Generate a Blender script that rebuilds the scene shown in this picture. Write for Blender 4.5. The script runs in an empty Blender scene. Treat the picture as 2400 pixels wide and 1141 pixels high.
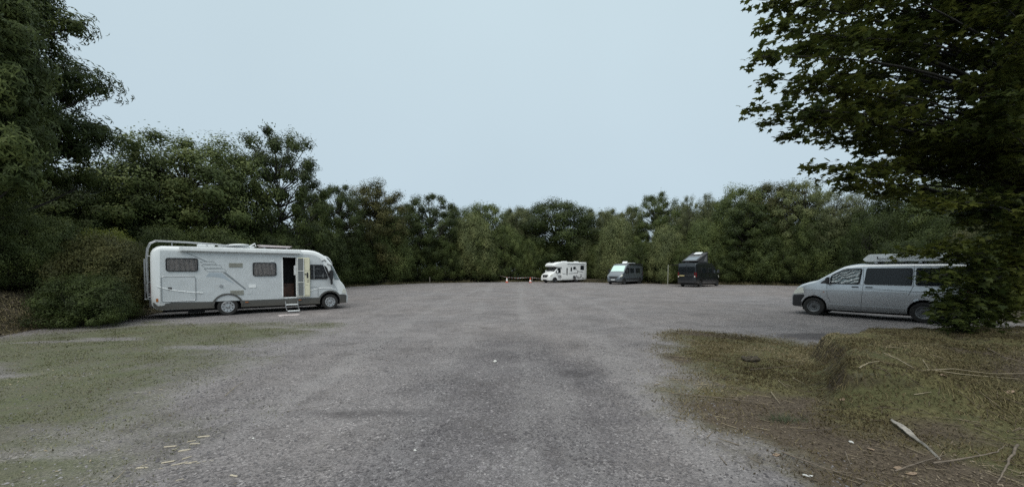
import bpy, bmesh, math, random
import numpy as np
from mathutils import Vector, Matrix

# ------------------------------------------------------------------ camera, sky, light
scene = bpy.context.scene
R = math.radians
CAM_H = 1.72
cam_d = bpy.data.cameras.new("camera")
cam = bpy.data.objects.new("camera", cam_d)
scene.collection.objects.link(cam)
scene.camera = cam
cam_d.sensor_width = 36.0
cam_d.lens = 13.5
cam_d.shift_y = 0.0369
cam_d.clip_start = 0.05
cam_d.clip_end = 1500
cam.location = (0, 0, CAM_H)
cam.rotation_euler = (R(90 - 1.5), 0, 0)

SUN_EL, SUN_AZ = R(48), R(200)
world = bpy.data.worlds.new("World")
scene.world = world
world.use_nodes = True
wt = world.node_tree
for n in list(wt.nodes):
    wt.nodes.remove(n)
w_out = wt.nodes.new("ShaderNodeOutputWorld")
w_bg = wt.nodes.new("ShaderNodeBackground")
w_sky = wt.nodes.new("ShaderNodeTexSky")
w_sky.sky_type = 'NISHITA'
w_sky.sun_disc = False
w_sky.sun_elevation = SUN_EL
w_sky.sun_rotation = SUN_AZ
w_tc = wt.nodes.new("ShaderNodeTexCoord")
w_sep = wt.nodes.new("ShaderNodeSeparateXYZ")
w_ramp = wt.nodes.new("ShaderNodeValToRGB")          # the even layer of high cloud
w_ramp.color_ramp.elements[0].position = 0.0
w_ramp.color_ramp.elements[0].color = (0.525, 0.645, 0.73, 1)
w_ramp.color_ramp.elements[1].position = 0.60
w_ramp.color_ramp.elements[1].color = (0.60, 0.735, 0.80, 1)
_e = w_ramp.color_ramp.elements.new(1.0); _e.color = (1.75, 1.80, 1.75, 1)      # overcast is brightest overhead
w_noise = wt.nodes.new("ShaderNodeTexNoise")
w_noise.inputs["Scale"].default_value = 1.3
w_noise.inputs["Detail"].default_value = 3
w_mul = wt.nodes.new("ShaderNodeVectorMath"); w_mul.operation = 'SCALE'
w_map = wt.nodes.new("ShaderNodeMapRange")
w_map.inputs["To Min"].default_value = 9.3
w_map.inputs["To Max"].default_value = 10.9
w_mix = wt.nodes.new("ShaderNodeMixRGB")
w_mix.inputs[0].default_value = 0.94
L = wt.links.new
L(w_tc.outputs["Generated"], w_sep.inputs[0])
L(w_tc.outputs["Generated"], w_noise.inputs["Vector"])
L(w_sep.outputs["Z"], w_ramp.inputs[0])
L(w_noise.outputs["Fac"], w_map.inputs[0])
L(w_ramp.outputs[0], w_mul.inputs[0])
L(w_map.outputs[0], w_mul.inputs["Scale"])
L(w_sky.outputs[0], w_mix.inputs[1])
L(w_mul.outputs[0], w_mix.inputs[2])
L(w_mix.outputs[0], w_bg.inputs[0])
w_bg.inputs[1].default_value = 0.1
L(w_bg.outputs[0], w_out.inputs[0])

sun_d = bpy.data.lights.new("sun", 'SUN')
sun_d.energy = 1.5
sun_d.angle = R(40)
sun_d.color = (1.0, 0.97, 0.92)
sun = bpy.data.objects.new("sun", sun_d)
scene.collection.objects.link(sun)
_sd = Vector((math.sin(SUN_AZ) * math.cos(SUN_EL), math.cos(SUN_AZ) * math.cos(SUN_EL), math.sin(SUN_EL)))
sun.rotation_euler = _sd.to_track_quat('Z', 'Y').to_euler()

scene.view_settings.view_transform = 'Standard'
scene.view_settings.look = 'None'
scene.view_settings.gamma = 1
scene.view_settings.exposure = 0.0
scene.view_settings.use_curve_mapping = False
scene.cycles.max_bounces = 6
scene.cycles.diffuse_bounces = 3
scene.cycles.glossy_bounces = 3
scene.cycles.transparent_max_bounces = 10
scene.cycles.use_denoising = False

# ------------------------------------------------------------------ helpers
COL = scene.collection

def tag(o, label=None, cat=None, group=None, kind=None):
    if label: o["label"] = label
    if cat: o["category"] = cat
    if group: o["group"] = group
    if kind: o["kind"] = kind
    return o

def empty(name, loc=(0, 0, 0), rz=0, parent=None):
    o = bpy.data.objects.new(name, None)
    o.empty_display_size = 0.2
    COL.objects.link(o)
    o.location = loc
    o.rotation_euler = (0, 0, rz)
    o.parent = parent
    return o

def link_mesh(name, me, mat=None, parent=None, loc=(0, 0, 0)):
    o = bpy.data.objects.new(name, me)
    COL.objects.link(o)
    if mat is not None and not me.materials:
        me.materials.append(mat)
    o.parent = parent
    o.location = loc
    return o

def copy_tree(o, parent=None):
    c = o.copy()
    COL.objects.link(c)
    c.parent = parent
    for ch in list(o.children):
        copy_tree(ch, c)
    return c

def np_mesh(name, verts, polys_flat, K, mats=()):
    """verts (N,3); polys_flat (M*K) indices; every polygon has K corners"""
    me = bpy.data.meshes.new(name)
    n = len(verts); m = len(polys_flat) // K
    me.vertices.add(n)
    me.vertices.foreach_set("co", np.asarray(verts, dtype=np.float32).ravel())
    me.loops.add(m * K)
    me.loops.foreach_set("vertex_index", np.asarray(polys_flat, dtype=np.int32))
    me.polygons.add(m)
    me.polygons.foreach_set("loop_start", np.arange(0, m * K, K, dtype=np.int32))
    me.update(calc_edges=True)
    for x in mats: me.materials.append(x)
    return me

def smoothstep(a, b, x):
    t = np.clip((x - a) / (b - a), 0, 1)
    return t * t * (3 - 2 * t)

# ------------------------------------------------------------------ materials
def new_mat(name):
    m = bpy.data.materials.new(name)
    m.use_nodes = True
    nt = m.node_tree
    return m, nt, nt.nodes["Principled BSDF"]

def tone(nt, col, spread, scale, detail=4, coord="Object"):
    """base colour with a soft procedural mottling"""
    tc = nt.nodes.new("ShaderNodeTexCoord")
    no = nt.nodes.new("ShaderNodeTexNoise")
    no.inputs["Scale"].default_value = scale
    no.inputs["Detail"].default_value = detail
    nt.links.new(tc.outputs[coord], no.inputs["Vector"])
    rp = nt.nodes.new("ShaderNodeValToRGB")
    rp.color_ramp.elements[0].position = 0.3
    rp.color_ramp.elements[1].position = 0.7
    rp.color_ramp.elements[0].color = (*[c * (1 - spread) for c in col], 1)
    rp.color_ramp.elements[1].color = (*[min(1, c * (1 + spread)) for c in col], 1)
    nt.links.new(no.outputs["Fac"], rp.inputs[0])
    return rp.outputs[0], no, tc

def simple(name, col, rough=0.5, metal=0.0, spread=0.08, scale=6, coat=0.0, bump=0.0, bscale=60, spec=0.5):
    m, nt, b = new_mat(name)
    c, no, tc = tone(nt, col, spread, scale)
    nt.links.new(c, b.inputs["Base Color"])
    b.inputs["Roughness"].default_value = rough
    b.inputs["Metallic"].default_value = metal
    b.inputs["Coat Weight"].default_value = coat
    b.inputs["Coat Roughness"].default_value = 0.08
    b.inputs["Specular IOR Level"].default_value = spec
    if bump:
        n2 = nt.nodes.new("ShaderNodeTexNoise"); n2.inputs["Scale"].default_value = bscale
        n2.inputs["Detail"].default_value = 5
        nt.links.new(tc.outputs["Object"], n2.inputs["Vector"])
        bp = nt.nodes.new("ShaderNodeBump"); bp.inputs["Strength"].default_value = bump
        bp.inputs["Distance"].default_value = 0.02
        nt.links.new(n2.outputs["Fac"], bp.inputs["Height"])
        nt.links.new(bp.outputs[0], b.inputs["Normal"])
    return m

def paint(name, col, rough=0.35, metal=0.0, coat=0.5, dirt=0.5, top=0.75):
    """vehicle paint with road dirt splashed up from the sills"""
    m, nt, b = new_mat(name)
    c, no, tc = tone(nt, col, 0.04, 1.7)
    sep = nt.nodes.new("ShaderNodeSeparateXYZ")
    nt.links.new(tc.outputs["Object"], sep.inputs[0])
    n2 = nt.nodes.new("ShaderNodeTexNoise"); n2.inputs["Scale"].default_value = 9; n2.inputs["Detail"].default_value = 7
    nt.links.new(tc.outputs["Object"], n2.inputs["Vector"])
    mr = nt.nodes.new("ShaderNodeMapRange")
    mr.inputs["From Min"].default_value = 0.2; mr.inputs["From Max"].default_value = top
    mr.inputs["To Min"].default_value = 1.0; mr.inputs["To Max"].default_value = 0.0
    nt.links.new(sep.outputs["Z"], mr.inputs[0])
    mu = nt.nodes.new("ShaderNodeMath"); mu.operation = 'MULTIPLY'
    nt.links.new(mr.outputs[0], mu.inputs[0]); nt.links.new(n2.outputs["Fac"], mu.inputs[1])
    m3 = nt.nodes.new("ShaderNodeMath"); m3.operation = 'MULTIPLY'; m3.inputs[1].default_value = dirt * 1.6; m3.use_clamp = True
    nt.links.new(mu.outputs[0], m3.inputs[0])
    mx = nt.nodes.new("ShaderNodeMixRGB")
    nt.links.new(m3.outputs[0], mx.inputs[0]); nt.links.new(c, mx.inputs[1])
    mx.inputs[2].default_value = (0.10, 0.085, 0.065, 1)
    nt.links.new(mx.outputs[0], b.inputs["Base Color"])
    b.inputs["Metallic"].default_value = metal
    b.inputs["Coat Weight"].default_value = coat
    b.inputs["Coat Roughness"].default_value = 0.12
    rr = nt.nodes.new("ShaderNodeMapRange"); rr.inputs["To Min"].default_value = rough; rr.inputs["To Max"].default_value = 0.85
    nt.links.new(m3.outputs[0], rr.inputs[0]); nt.links.new(rr.outputs[0], b.inputs["Roughness"])
    return m

def glass_mat(name, tint=(0.02, 0.025, 0.03), clear=0.5):
    m = bpy.data.materials.new(name); m.use_nodes = True
    nt = m.node_tree
    for n in list(nt.nodes): nt.nodes.remove(n)
    out = nt.nodes.new("ShaderNodeOutputMaterial")
    tr = nt.nodes.new("ShaderNodeBsdfTransparent")
    pr = nt.nodes.new("ShaderNodeBsdfPrincipled")
    no = nt.nodes.new("ShaderNodeTexNoise"); no.inputs["Scale"].default_value = 3
    rp = nt.nodes.new("ShaderNodeMapRange"); rp.inputs["To Min"].default_value = 0.04; rp.inputs["To Max"].default_value = 0.14
    nt.links.new(no.outputs["Fac"], rp.inputs[0]); nt.links.new(rp.outputs[0], pr.inputs["Roughness"])
    pr.inputs["Base Color"].default_value = (*tint, 1)
    pr.inputs["Specular IOR Level"].default_value = 0.4
    mix = nt.nodes.new("ShaderNodeMixShader"); mix.inputs[0].default_value = 1 - clear
    nt.links.new(tr.outputs[0], mix.inputs[1]); nt.links.new(pr.outputs[0], mix.inputs[2])
    nt.links.new(mix.outputs[0], out.inputs[0])
    return m

def leaf_mat(name, dark, mid, light, transl=0.25, rough=0.5):
    m = bpy.data.materials.new(name); m.use_nodes = True
    nt = m.node_tree
    for n in list(nt.nodes): nt.nodes.remove(n)
    out = nt.nodes.new("ShaderNodeOutputMaterial")
    geo = nt.nodes.new("ShaderNodeNewGeometry")
    tc = nt.nodes.new("ShaderNodeTexCoord")
    no = nt.nodes.new("ShaderNodeTexNoise"); no.inputs["Scale"].default_value = 0.55; no.inputs["Detail"].default_value = 3
    nt.links.new(tc.outputs["Object"], no.inputs["Vector"])
    ad = nt.nodes.new("ShaderNodeMath"); ad.operation = 'MULTIPLY_ADD'
    nt.links.new(geo.outputs["Random Per Island"], ad.inputs[0]); ad.inputs[1].default_value = 0.44
    sc = nt.nodes.new("ShaderNodeMapRange"); sc.inputs["From Min"].default_value = 0.35; sc.inputs["From Max"].default_value = 0.65
    sc.inputs["To Min"].default_value = 0.0; sc.inputs["To Max"].default_value = 0.58
    nt.links.new(no.outputs["Fac"], sc.inputs[0]); nt.links.new(sc.outputs[0], ad.inputs[2])
    rp = nt.nodes.new("ShaderNodeValToRGB")
    e = rp.color_ramp.elements
    e[0].position = 0.1; e[0].color = (*dark, 1)
    e[1].position = 0.95; e[1].color = (*light, 1)
    k = e.new(0.5); k.color = (*mid, 1)
    nt.links.new(ad.outputs[0], rp.inputs[0])
    pr = nt.nodes.new("ShaderNodeBsdfPrincipled")
    nt.links.new(rp.outputs[0], pr.inputs["Base Color"])
    pr.inputs["Roughness"].default_value = rough
    pr.inputs["Specular IOR Level"].default_value = 0.14
    tl = nt.nodes.new("ShaderNodeBsdfTranslucent")
    nt.links.new(rp.outputs[0], tl.inputs[0])
    mix = nt.nodes.new("ShaderNodeMixShader"); mix.inputs[0].default_value = transl
    nt.links.new(pr.outputs[0], mix.inputs[1]); nt.links.new(tl.outputs[0], mix.inputs[2])
    nt.links.new(mix.outputs[0], out.inputs[0])
    return m

def bark_mat(name, col):
    m, nt, b = new_mat(name)
    tc = nt.nodes.new("ShaderNodeTexCoord")
    mp = nt.nodes.new("ShaderNodeMapping"); mp.inputs["Scale"].default_value = (9, 9, 1.6)
    no = nt.nodes.new("ShaderNodeTexNoise"); no.inputs["Scale"].default_value = 2.2; no.inputs["Detail"].default_value = 8
    nt.links.new(tc.outputs["Object"], mp.inputs[0]); nt.links.new(mp.outputs[0], no.inputs["Vector"])
    rp = nt.nodes.new("ShaderNodeValToRGB")
    rp.color_ramp.elements[0].position = 0.35; rp.color_ramp.elements[0].color = (*[c * 0.45 for c in col], 1)
    rp.color_ramp.elements[1].position = 0.7; rp.color_ramp.elements[1].color = (*[c * 1.3 for c in col], 1)
    nt.links.new(no.outputs["Fac"], rp.inputs[0]); nt.links.new(rp.outputs[0], b.inputs["Base Color"])
    b.inputs["Roughness"].default_value = 0.95
    bp = nt.nodes.new("ShaderNodeBump"); bp.inputs["Strength"].default_value = 0.8; bp.inputs["Distance"].default_value = 0.03
    nt.links.new(no.outputs["Fac"], bp.inputs["Height"]); nt.links.new(bp.outputs[0], b.inputs["Normal"])
    return m

LEAF_DEEP = leaf_mat("leaf_deep", (0.028, 0.038, 0.015), (0.052, 0.071, 0.024), (0.089, 0.114, 0.033))
LEAF_OAK = leaf_mat("leaf_oak", (0.045, 0.060, 0.023), (0.081, 0.106, 0.036), (0.146, 0.172, 0.053))
LEAF_MID = leaf_mat("leaf_mid", (0.058, 0.076, 0.029), (0.105, 0.136, 0.046), (0.183, 0.207, 0.069))
LEAF_PALE = leaf_mat("leaf_pale", (0.081, 0.097, 0.044), (0.142, 0.165, 0.068), (0.234, 0.244, 0.101))
LEAF_LIME = leaf_mat("leaf_lime", (0.088, 0.115, 0.023), (0.188, 0.217, 0.041), (0.332, 0.345, 0.069))
LEAF_RUST = leaf_mat("leaf_rust", (0.042, 0.047, 0.018), (0.085, 0.088, 0.032), (0.144, 0.133, 0.050))
LEAF_GREY = leaf_mat("leaf_grey", (0.066, 0.079, 0.037), (0.121, 0.138, 0.064), (0.199, 0.208, 0.095))
LEAF_MAPLE = leaf_mat("leaf_maple", (0.030, 0.044, 0.013), (0.061, 0.076, 0.018), (0.137, 0.147, 0.031), 0.42)
LEAF_CHEST = leaf_mat("leaf_chestnut", (0.024, 0.036, 0.014), (0.047, 0.066, 0.021), (0.101, 0.122, 0.032), 0.25)
BARK = bark_mat("bark_dark", (0.050, 0.045, 0.038))
BARK_DEEP = bark_mat("bark_deep", (0.026, 0.023, 0.018))
BARK_PALE = bark_mat("bark_pale", (0.16, 0.15, 0.13))

# ------------------------------------------------------------------ ground
LOT = np.array([(-12, -12), (-12.6, 5), (-13.2, 8), (-13.9, 11.9), (-14.3, 15), (-15.5, 25), (-17.7, 40), (-12, 52), (3, 58.5),
                (12, 54.5), (17, 50), (20, 46.5), (29, 45.5), (34, 41), (27, 28), (20, 17), (16.6, 12.2), (12.5, 9.4), (10.5, 8.2), (9.0, -12)], float)

def poly_sd(x, y, P):
    """signed distance to polygon, negative inside"""
    x = np.asarray(x, float); y = np.asarray(y, float)
    best = np.full(x.shape, 1e9); inside = np.zeros(x.shape, bool)
    n = len(P)
    for i in range(n):
        ax, ay = P[i]; bx, by = P[(i + 1) % n]
        ex, ey = bx - ax, by - ay
        t = np.clip(((x - ax) * ex + (y - ay) * ey) / (ex * ex + ey * ey), 0, 1)
        d = np.hypot(x - ax - t * ex, y - ay - t * ey)
        best = np.minimum(best, d)
        c = ((ay > y) != (by > y)) & (x < (bx - ax) * (y - ay) / ((by - ay) if by != ay else 1e-9) + ax)
        inside ^= c
    return np.where(inside, -best, best)

def wob(x, y, s, seed=0):
    """cheap smooth noise, about -1..1"""
    a = np.sin(x * s * 1.31 + seed + 1.7 * np.sin(y * s * 0.83 + seed * 2.1)) + np.sin(y * s * 1.17 - seed * 1.3 + 1.5 * np.sin(x * s * 0.91 + seed))
    b = np.sin(x * s * 2.7 + 2 * seed + np.sin(y * s * 2.2)) * np.sin(y * s * 3.1 + seed)
    return a * 0.36 + b * 0.28

MOSS_R = np.array([(3.9, 10.3), (5.3, 11.3), (6.9, 10.2), (7.2, 9.0), (12.5, 9.4), (22, 13), (22, -6), (3.2, -6), (2.6, 2.5), (2.15, 3.4), (2.05, 4.3), (2.35, 5.6), (2.9, 7.2)], float)
MOUND = np.array([(6.3, 7.9), (5.5, 6.7), (4.6, 5.7), (4.25, 5.15), (4.7, 4.55), (6.2, 3.6), (9, 3.0), (16, 3.0), (20, 9), (13, 9.4), (9.0, 8.6), (7.4, 8.35)], float)

def gz(x, y):
    x = np.asarray(x, float); y = np.asarray(y, float)
    z = 0.0035 * np.maximum(0, y - 14)
    z = z + 0.012 * wob(x, y, 0.9, 3) + 0.006 * wob(x, y, 3.1, 5)
    sd = poly_sd(x, y, LOT) + 0.35 * wob(x, y, 1.1, 7)
    leftb = smoothstep(-11, -13, x) * smoothstep(24, 17, y)
    z = z + leftb * (0.95 * smoothstep(0, 2.6, sd) + 0.35 * smoothstep(2, 6, sd))
    z = z + (1 - leftb) * 0.35 * smoothstep(0, 5, sd)
    ms = poly_sd(x, y, MOUND) + 0.13 * wob(x, y, 2.3, 11)
    edge = smoothstep(4.1, 5.3, y)                     # steep at the back left, fading out towards the camera
    w = 0.26 + 1.3 * (1 - edge)
    hgt = (0.44 + 0.05 * wob(x, y, 2.0, 2)) * (0.4 + 0.6 * smoothstep(3.0, 6.4, y + 0.25 * np.minimum(0, 5.5 - x)))
    z = z + hgt * smoothstep(w * 0.5, -w, ms) * (1 - leftb)
    z = z + 0.08 * edge * np.exp(-((ms + 0.55) / 0.35) ** 2) * (0.7 + 0.3 * wob(x, y, 3.0, 1)) * smoothstep(12, 8, x)
    z = z - 0.05 * np.exp(-((ms - 0.25) / 0.3) ** 2) * smoothstep(14, 8, x)
    z = z + (0.05 * np.clip(wob(x, y, 4.5, 9), -1, 1) + 0.018 * wob(x, y, 13.0, 4) + 0.010 * wob(x, y, 24.0, 6)) * smoothstep(0.5, -0.6, ms)
    z = z + 0.012 * wob(x, y, 9.0, 5) * smoothstep(0.5, -0.8, poly_sd(x, y, MOSS_R)) + 0.006 * wob(x, y, 7.0, 2)
    return z

def gz1(x, y):
    return float(gz(np.array([x]), np.array([y]))[0])

def axis_pts(segs):
    out = [segs[0][0]]
    for a, b, st in segs:
        n = max(1, int(round((b - a) / st)))
        out += list(a + (b - a) * (np.arange(1, n + 1) / n))
    return np.array(out)

gx = axis_pts([(-400, -80, 40), (-80, -30, 5), (-30, -15, 0.8), (-15, -3, 0.15), (-3, 9.5, 0.09), (9.5, 16, 0.2), (16, 40, 0.8), (40, 80, 5), (80, 400, 40)])
gy = axis_pts([(-60, -4, 4), (-4, 2, 0.5), (2, 11, 0.08), (11, 20, 0.16), (20, 64, 0.5), (64, 90, 4), (90, 500, 40)])
GX, GY = np.meshgrid(gx, gy)
fx, fy = GX.ravel(), GY.ravel()
GZ = gz(fx, fy)
nx, ny = len(gx), len(gy)
idx = np.arange(nx * ny).reshape(ny, nx)
quads = np.stack([idx[:-1, :-1], idx[:-1, 1:], idx[1:, 1:], idx[1:, :-1]], -1).reshape(-1)
ground_me = np_mesh("ground", np.stack([fx, fy, GZ], 1), quads, 4)

GRASS_L = np.array([(-13, 6.5), (-13, 10.8), (-12.2, 12.9), (-5.8, 12.4), (-5.6, 11.0), (-6.0, 9), (-5.1, 6.2), (-4.0, 4.4), (-3.2, 3.2), (-3.2, 1.5), (-9, 2.0), (-13, 4)], float)

def grass_mask(x, y):
    g = smoothstep(1.2, -1.5, poly_sd(x, y, GRASS_L) + 0.55 * wob(x, y, 1.3, 1) + 0.25 * wob(x, y, 4.1, 4))
    bare = smoothstep(0.25, 0.8, wob(x * 0.6, y * 1.7, 1.2, 6))
    return g * (1 - 0.75 * bare)

def moss_mask(x, y):
    return smoothstep(0.75, -1.1, poly_sd(x, y, MOSS_R) + 0.35 * wob(x, y, 1.6, 8) + 0.15 * wob(x, y, 5.1, 2))

def litter_mask(x, y):
    a = moss_mask(x, y) * smoothstep(-0.35, 0.35, wob(x, y, 0.9, 12) + 0.55 * smoothstep(5.0, 3.6, x + 0.15 * y) + 0.3 * smoothstep(6, 3.5, y) - 0.42)
    return a

def bank_mask(x, y):
    return smoothstep(-0.35, 0.25, poly_sd(x, y, LOT) + 0.35 * wob(x, y, 1.1, 7))

def track_mask(x, y):
    """pale wheel marks where gravel has been worn to dust"""
    m = np.zeros_like(x)
    for (x0, c1, c2, w) in ((-0.9, -0.035, 0.0, 0.28), (0.75, -0.03, 0.0003, 0.28), (1.5, 0.12, -0.0012, 0.24), (2.9, 0.14, -0.0012, 0.24),
                            (-2.4, -0.12, 0.001, 0.3), (-3.8, -0.17, 0.001, 0.3), (0.1, 0.02, 0.0, 0.2), (1.7, 0.02, 0.0, 0.2)):
        cx = x0 + c1 * y + c2 * y * y * 3
        m = np.maximum(m, np.exp(-((x - cx) / (w + 0.004 * y)) ** 2) * (0.65 + 0.35 * wob(x, y, 0.4, x0)))
    return np.clip(m, 0, 1)

def add_attr(me, name, vals):
    a = me.attributes.new(name, 'FLOAT', 'POINT')
    a.data.foreach_set("value", np.asarray(vals, dtype=np.float32))

add_attr(ground_me, "grass", grass_mask(fx, fy))
add_attr(ground_me, "moss", moss_mask(fx, fy))
add_attr(ground_me, "litter", litter_mask(fx, fy))
add_attr(ground_me, "bank", bank_mask(fx, fy))
add_attr(ground_me, "track", track_mask(fx, fy))
# dark damp loose gravel: scatter of coarse stones down the middle and a muddy hollow beside the silver van
coarse = smoothstep(1.9, 0.4, np.abs(fx + 0.35 - 0.06 * fy + 0.5 * wob(fx, fy, 0.8, 4))) * smoothstep(13, 7, fy)
mud = np.exp(-(((fx - 8.4) / 1.9) ** 2 + ((fy - 10.0) / 0.75) ** 2)) + 0.8 * np.exp(-(((fx - 1.1) / 0.5) ** 2 + ((fy - 6.4) / 0.35) ** 2))
mud += 0.6 * np.exp(-(((fx + 1.8) / 1.5) ** 2 + ((fy - 4.6) / 0.25) ** 2))
add_attr(ground_me, "coarse", coarse)
add_attr(ground_me, "mud", np.clip(mud, 0, 1))

def ground_material():
    m, nt, b = new_mat("ground_gravel")
    N = nt.nodes.new; K = nt.links.new
    tc = N("ShaderNodeTexCoord")
    def noise(scale, detail=5, rough=0.6):
        n = N("ShaderNodeTexNoise"); n.inputs["Scale"].default_value = scale; n.inputs["Detail"].default_value = detail
        n.inputs["Roughness"].default_value = rough
        K(tc.outputs["Object"], n.inputs["Vector"]); return n.outputs["Fac"]
    def ramp(f, stops):
        r = N("ShaderNodeValToRGB"); K(f, r.inputs[0]); e = r.color_ramp.elements
        e[0].position = stops[0][0]; e[0].color = (*stops[0][1], 1)
        e[1].position = stops[-1][0]; e[1].color = (*stops[-1][1], 1)
        for p, c in stops[1:-1]:
            k = e.new(p); k.color = (*c, 1)
        return r.outputs[0]
    def attr(n):
        a = N("ShaderNodeAttribute"); a.attribute_name = n; return a.outputs["Fac"]
    def mix(f, a, c, mode='MIX'):
        x = N("ShaderNodeMixRGB"); x.blend_type = mode
        if isinstance(f, float): x.inputs[0].default_value = f
        else: K(f, x.inputs[0])
        for i, v in ((1, a), (2, c)):
            if isinstance(v, tuple): x.inputs[i].default_value = (*v, 1)
            else: K(v, x.inputs[i])
        return x.outputs[0]
    def math_(op, a, c):
        x = N("ShaderNodeMath"); x.operation = op; x.use_clamp = True
        for i, v in ((0, a), (1, c)):
            if isinstance(v, (int, float)): x.inputs[i].default_value = v
            else: K(v, x.inputs[i])
        return x.outputs[0]
    def mr(f, a, c, lo=0.0, hi=1.0):
        x = N("ShaderNodeMapRange"); K(f, x.inputs[0])
        x.inputs["From Min"].default_value = a; x.inputs["From Max"].default_value = c
        x.inputs["To Min"].default_value = lo; x.inputs["To Max"].default_value = hi
        return x.outputs[0]
    def ragged(mask, nz, amt=0.55, lo=0.3, hi=0.72):
        s = N("ShaderNodeMath"); s.operation = 'MULTIPLY_ADD'; K(nz, s.inputs[0]); s.inputs[1].default_value = amt * 2; s.inputs[2].default_value = -amt
        t = N("ShaderNodeMath"); t.operation = 'ADD'; K(mask, t.inputs[0]); K(s.outputs[0], t.inputs[1])
        return mr(t.outputs[0], lo, hi)
    vor = N("ShaderNodeTexVoronoi"); vor.inputs["Scale"].default_value = 55; K(tc.outputs["Object"], vor.inputs["Vector"])
    vor2 = N("ShaderNodeTexVoronoi"); vor2.inputs["Scale"].default_value = 42; K(tc.outputs["Object"], vor2.inputs["Vector"])
    sepc = N("ShaderNodeSeparateColor"); K(vor.outputs["Color"], sepc.inputs[0])
    sepd = N("ShaderNodeSeparateColor"); K(vor2.outputs["Color"], sepd.inputs[0])
    fine = noise(38, 8, 0.75); mid = noise(4.2, 6); big = noise(0.55, 5); broad = noise(0.16, 4); streak = noise(1.6, 7, 0.7)
    stones = ramp(sepc.outputs[0], [(0.0, (0.070, 0.067, 0.068)), (0.45, (0.16, 0.152, 0.153)), (0.85, (0.27, 0.256, 0.256)), (1.0, (0.43, 0.415, 0.41))])
    dust = ramp(fine, [(0.3, (0.100, 0.095, 0.096)), (0.5, (0.200, 0.190, 0.190)), (0.72, (0.335, 0.318, 0.312))])
    base = mix(mr(mid, 0.35, 0.65), stones, dust)
    big_st = ramp(sepd.outputs[1], [(0.0, (0.06, 0.057, 0.06)), (0.6, (0.13, 0.124, 0.13)), (0.93, (0.2, 0.19, 0.2)), (1.0, (0.42, 0.41, 0.41))])
    base = mix(math_('MULTIPLY', ragged(attr("coarse"), mid), 0.6), base, big_st)
    base = mix(mr(big, 0.3, 0.7, 0.0, 1.0), mix(1.0, base, (0.86, 0.845, 0.855), 'MULTIPLY'), mix(1.0, base, (1.30, 1.27, 1.27), 'MULTIPLY'))
    base = mix(mr(broad, 0.35, 0.65, 0.0, 0.5), base, mix(1.0, base, (0.86, 0.80, 0.74), 'MULTIPLY'))
    base = mix(mr(streak, 0.50, 0.72, 0.0, 0.6), base, (0.085, 0.076, 0.072))
    base = mix(mr(noise(2.7, 8, 0.75), 0.55, 0.7, 0.0, 0.45), base, (0.30, 0.275, 0.27))
    base = mix(math_('MULTIPLY', ragged(attr("track"), mid, 0.9), 0.22), base, (0.32, 0.305, 0.30))
    base = mix(math_('MULTIPLY', ragged(attr("mud"), mid, 0.35), 0.8), base, (0.062, 0.056, 0.058))
    # thin turf at the left, moss and dead stalks at the right, earth on the banks
    turf = ramp(noise(26, 7, 0.75), [(0.3, (0.038, 0.042, 0.017)), (0.5, (0.082, 0.096, 0.036)), (0.72, (0.165, 0.168, 0.085))])
    turf = mix(mr(streak, 0.42, 0.62, 0.0, 0.6), turf, (0.125, 0.112, 0.085))
    base = mix(math_('MULTIPLY', ragged(attr("grass"), noise(2.6, 10, 0.8), 0.7, 0.12, 0.95), 0.82), base, turf)
    moss = ramp(noise(19, 8, 0.8), [(0.3, (0.036, 0.032, 0.013)), (0.5, (0.105, 0.094, 0.040)), (0.72, (0.215, 0.19, 0.095))])
    moss = mix(mr(noise(1.1, 4), 0.45, 0.62, 0.0, 0.6), moss, (0.055, 0.062, 0.026))
    litter = ramp(noise(30, 8, 0.8), [(0.32, (0.032, 0.024, 0.017)), (0.5, (0.085, 0.065, 0.045)), (0.66, (0.15, 0.12, 0.085)), (0.76, (0.32, 0.27, 0.20))])
    base = mix(ragged(attr("moss"), noise(2.3, 10, 0.8), 0.8, 0.15, 0.9), base, moss)
    base = mix(ragged(attr("litter"), noise(2.2, 8, 0.7), 0.5), base, litter)
    earth = ramp(noise(7, 8, 0.75), [(0.3, (0.026, 0.022, 0.013)), (0.5, (0.065, 0.055, 0.034)), (0.72, (0.16, 0.14, 0.105))])
    base = mix(ragged(attr("bank"), noise(1.7, 8, 0.7), 0.35), base, earth)
    # steep mound faces: bare soil, with their shaded tone put into its colour
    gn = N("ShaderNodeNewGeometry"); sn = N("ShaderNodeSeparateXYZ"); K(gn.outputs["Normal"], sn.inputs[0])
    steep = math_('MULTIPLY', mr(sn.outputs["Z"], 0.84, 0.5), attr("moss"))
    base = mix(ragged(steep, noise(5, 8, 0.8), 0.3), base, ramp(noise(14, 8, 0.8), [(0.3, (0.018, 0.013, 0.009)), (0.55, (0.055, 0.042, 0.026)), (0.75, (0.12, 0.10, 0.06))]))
    K(base, b.inputs["Base Color"])
    b.inputs["Roughness"].default_value = 0.93
    b.inputs["Specular IOR Level"].default_value = 0.25
    add = N("ShaderNodeMath"); add.operation = 'ADD'
    K(math_('MULTIPLY', vor.outputs["Distance"], 1.0), add.inputs[0]); K(math_('MULTIPLY', fine, 0.7), add.inputs[1])
    bp = N("ShaderNodeBump"); bp.inputs["Strength"].default_value = 0.9; bp.inputs["Distance"].default_value = 0.012
    K(add.outputs[0], bp.inputs["Height"])
    bp2 = N("ShaderNodeBump"); bp2.inputs["Strength"].default_value = 0.6; bp2.inputs["Distance"].default_value = 0.05
    K(noise(6, 6, 0.7), bp2.inputs["Height"]); K(bp.outputs[0], bp2.inputs["Normal"])
    K(bp2.outputs[0], b.inputs["Normal"])
    return m

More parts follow.
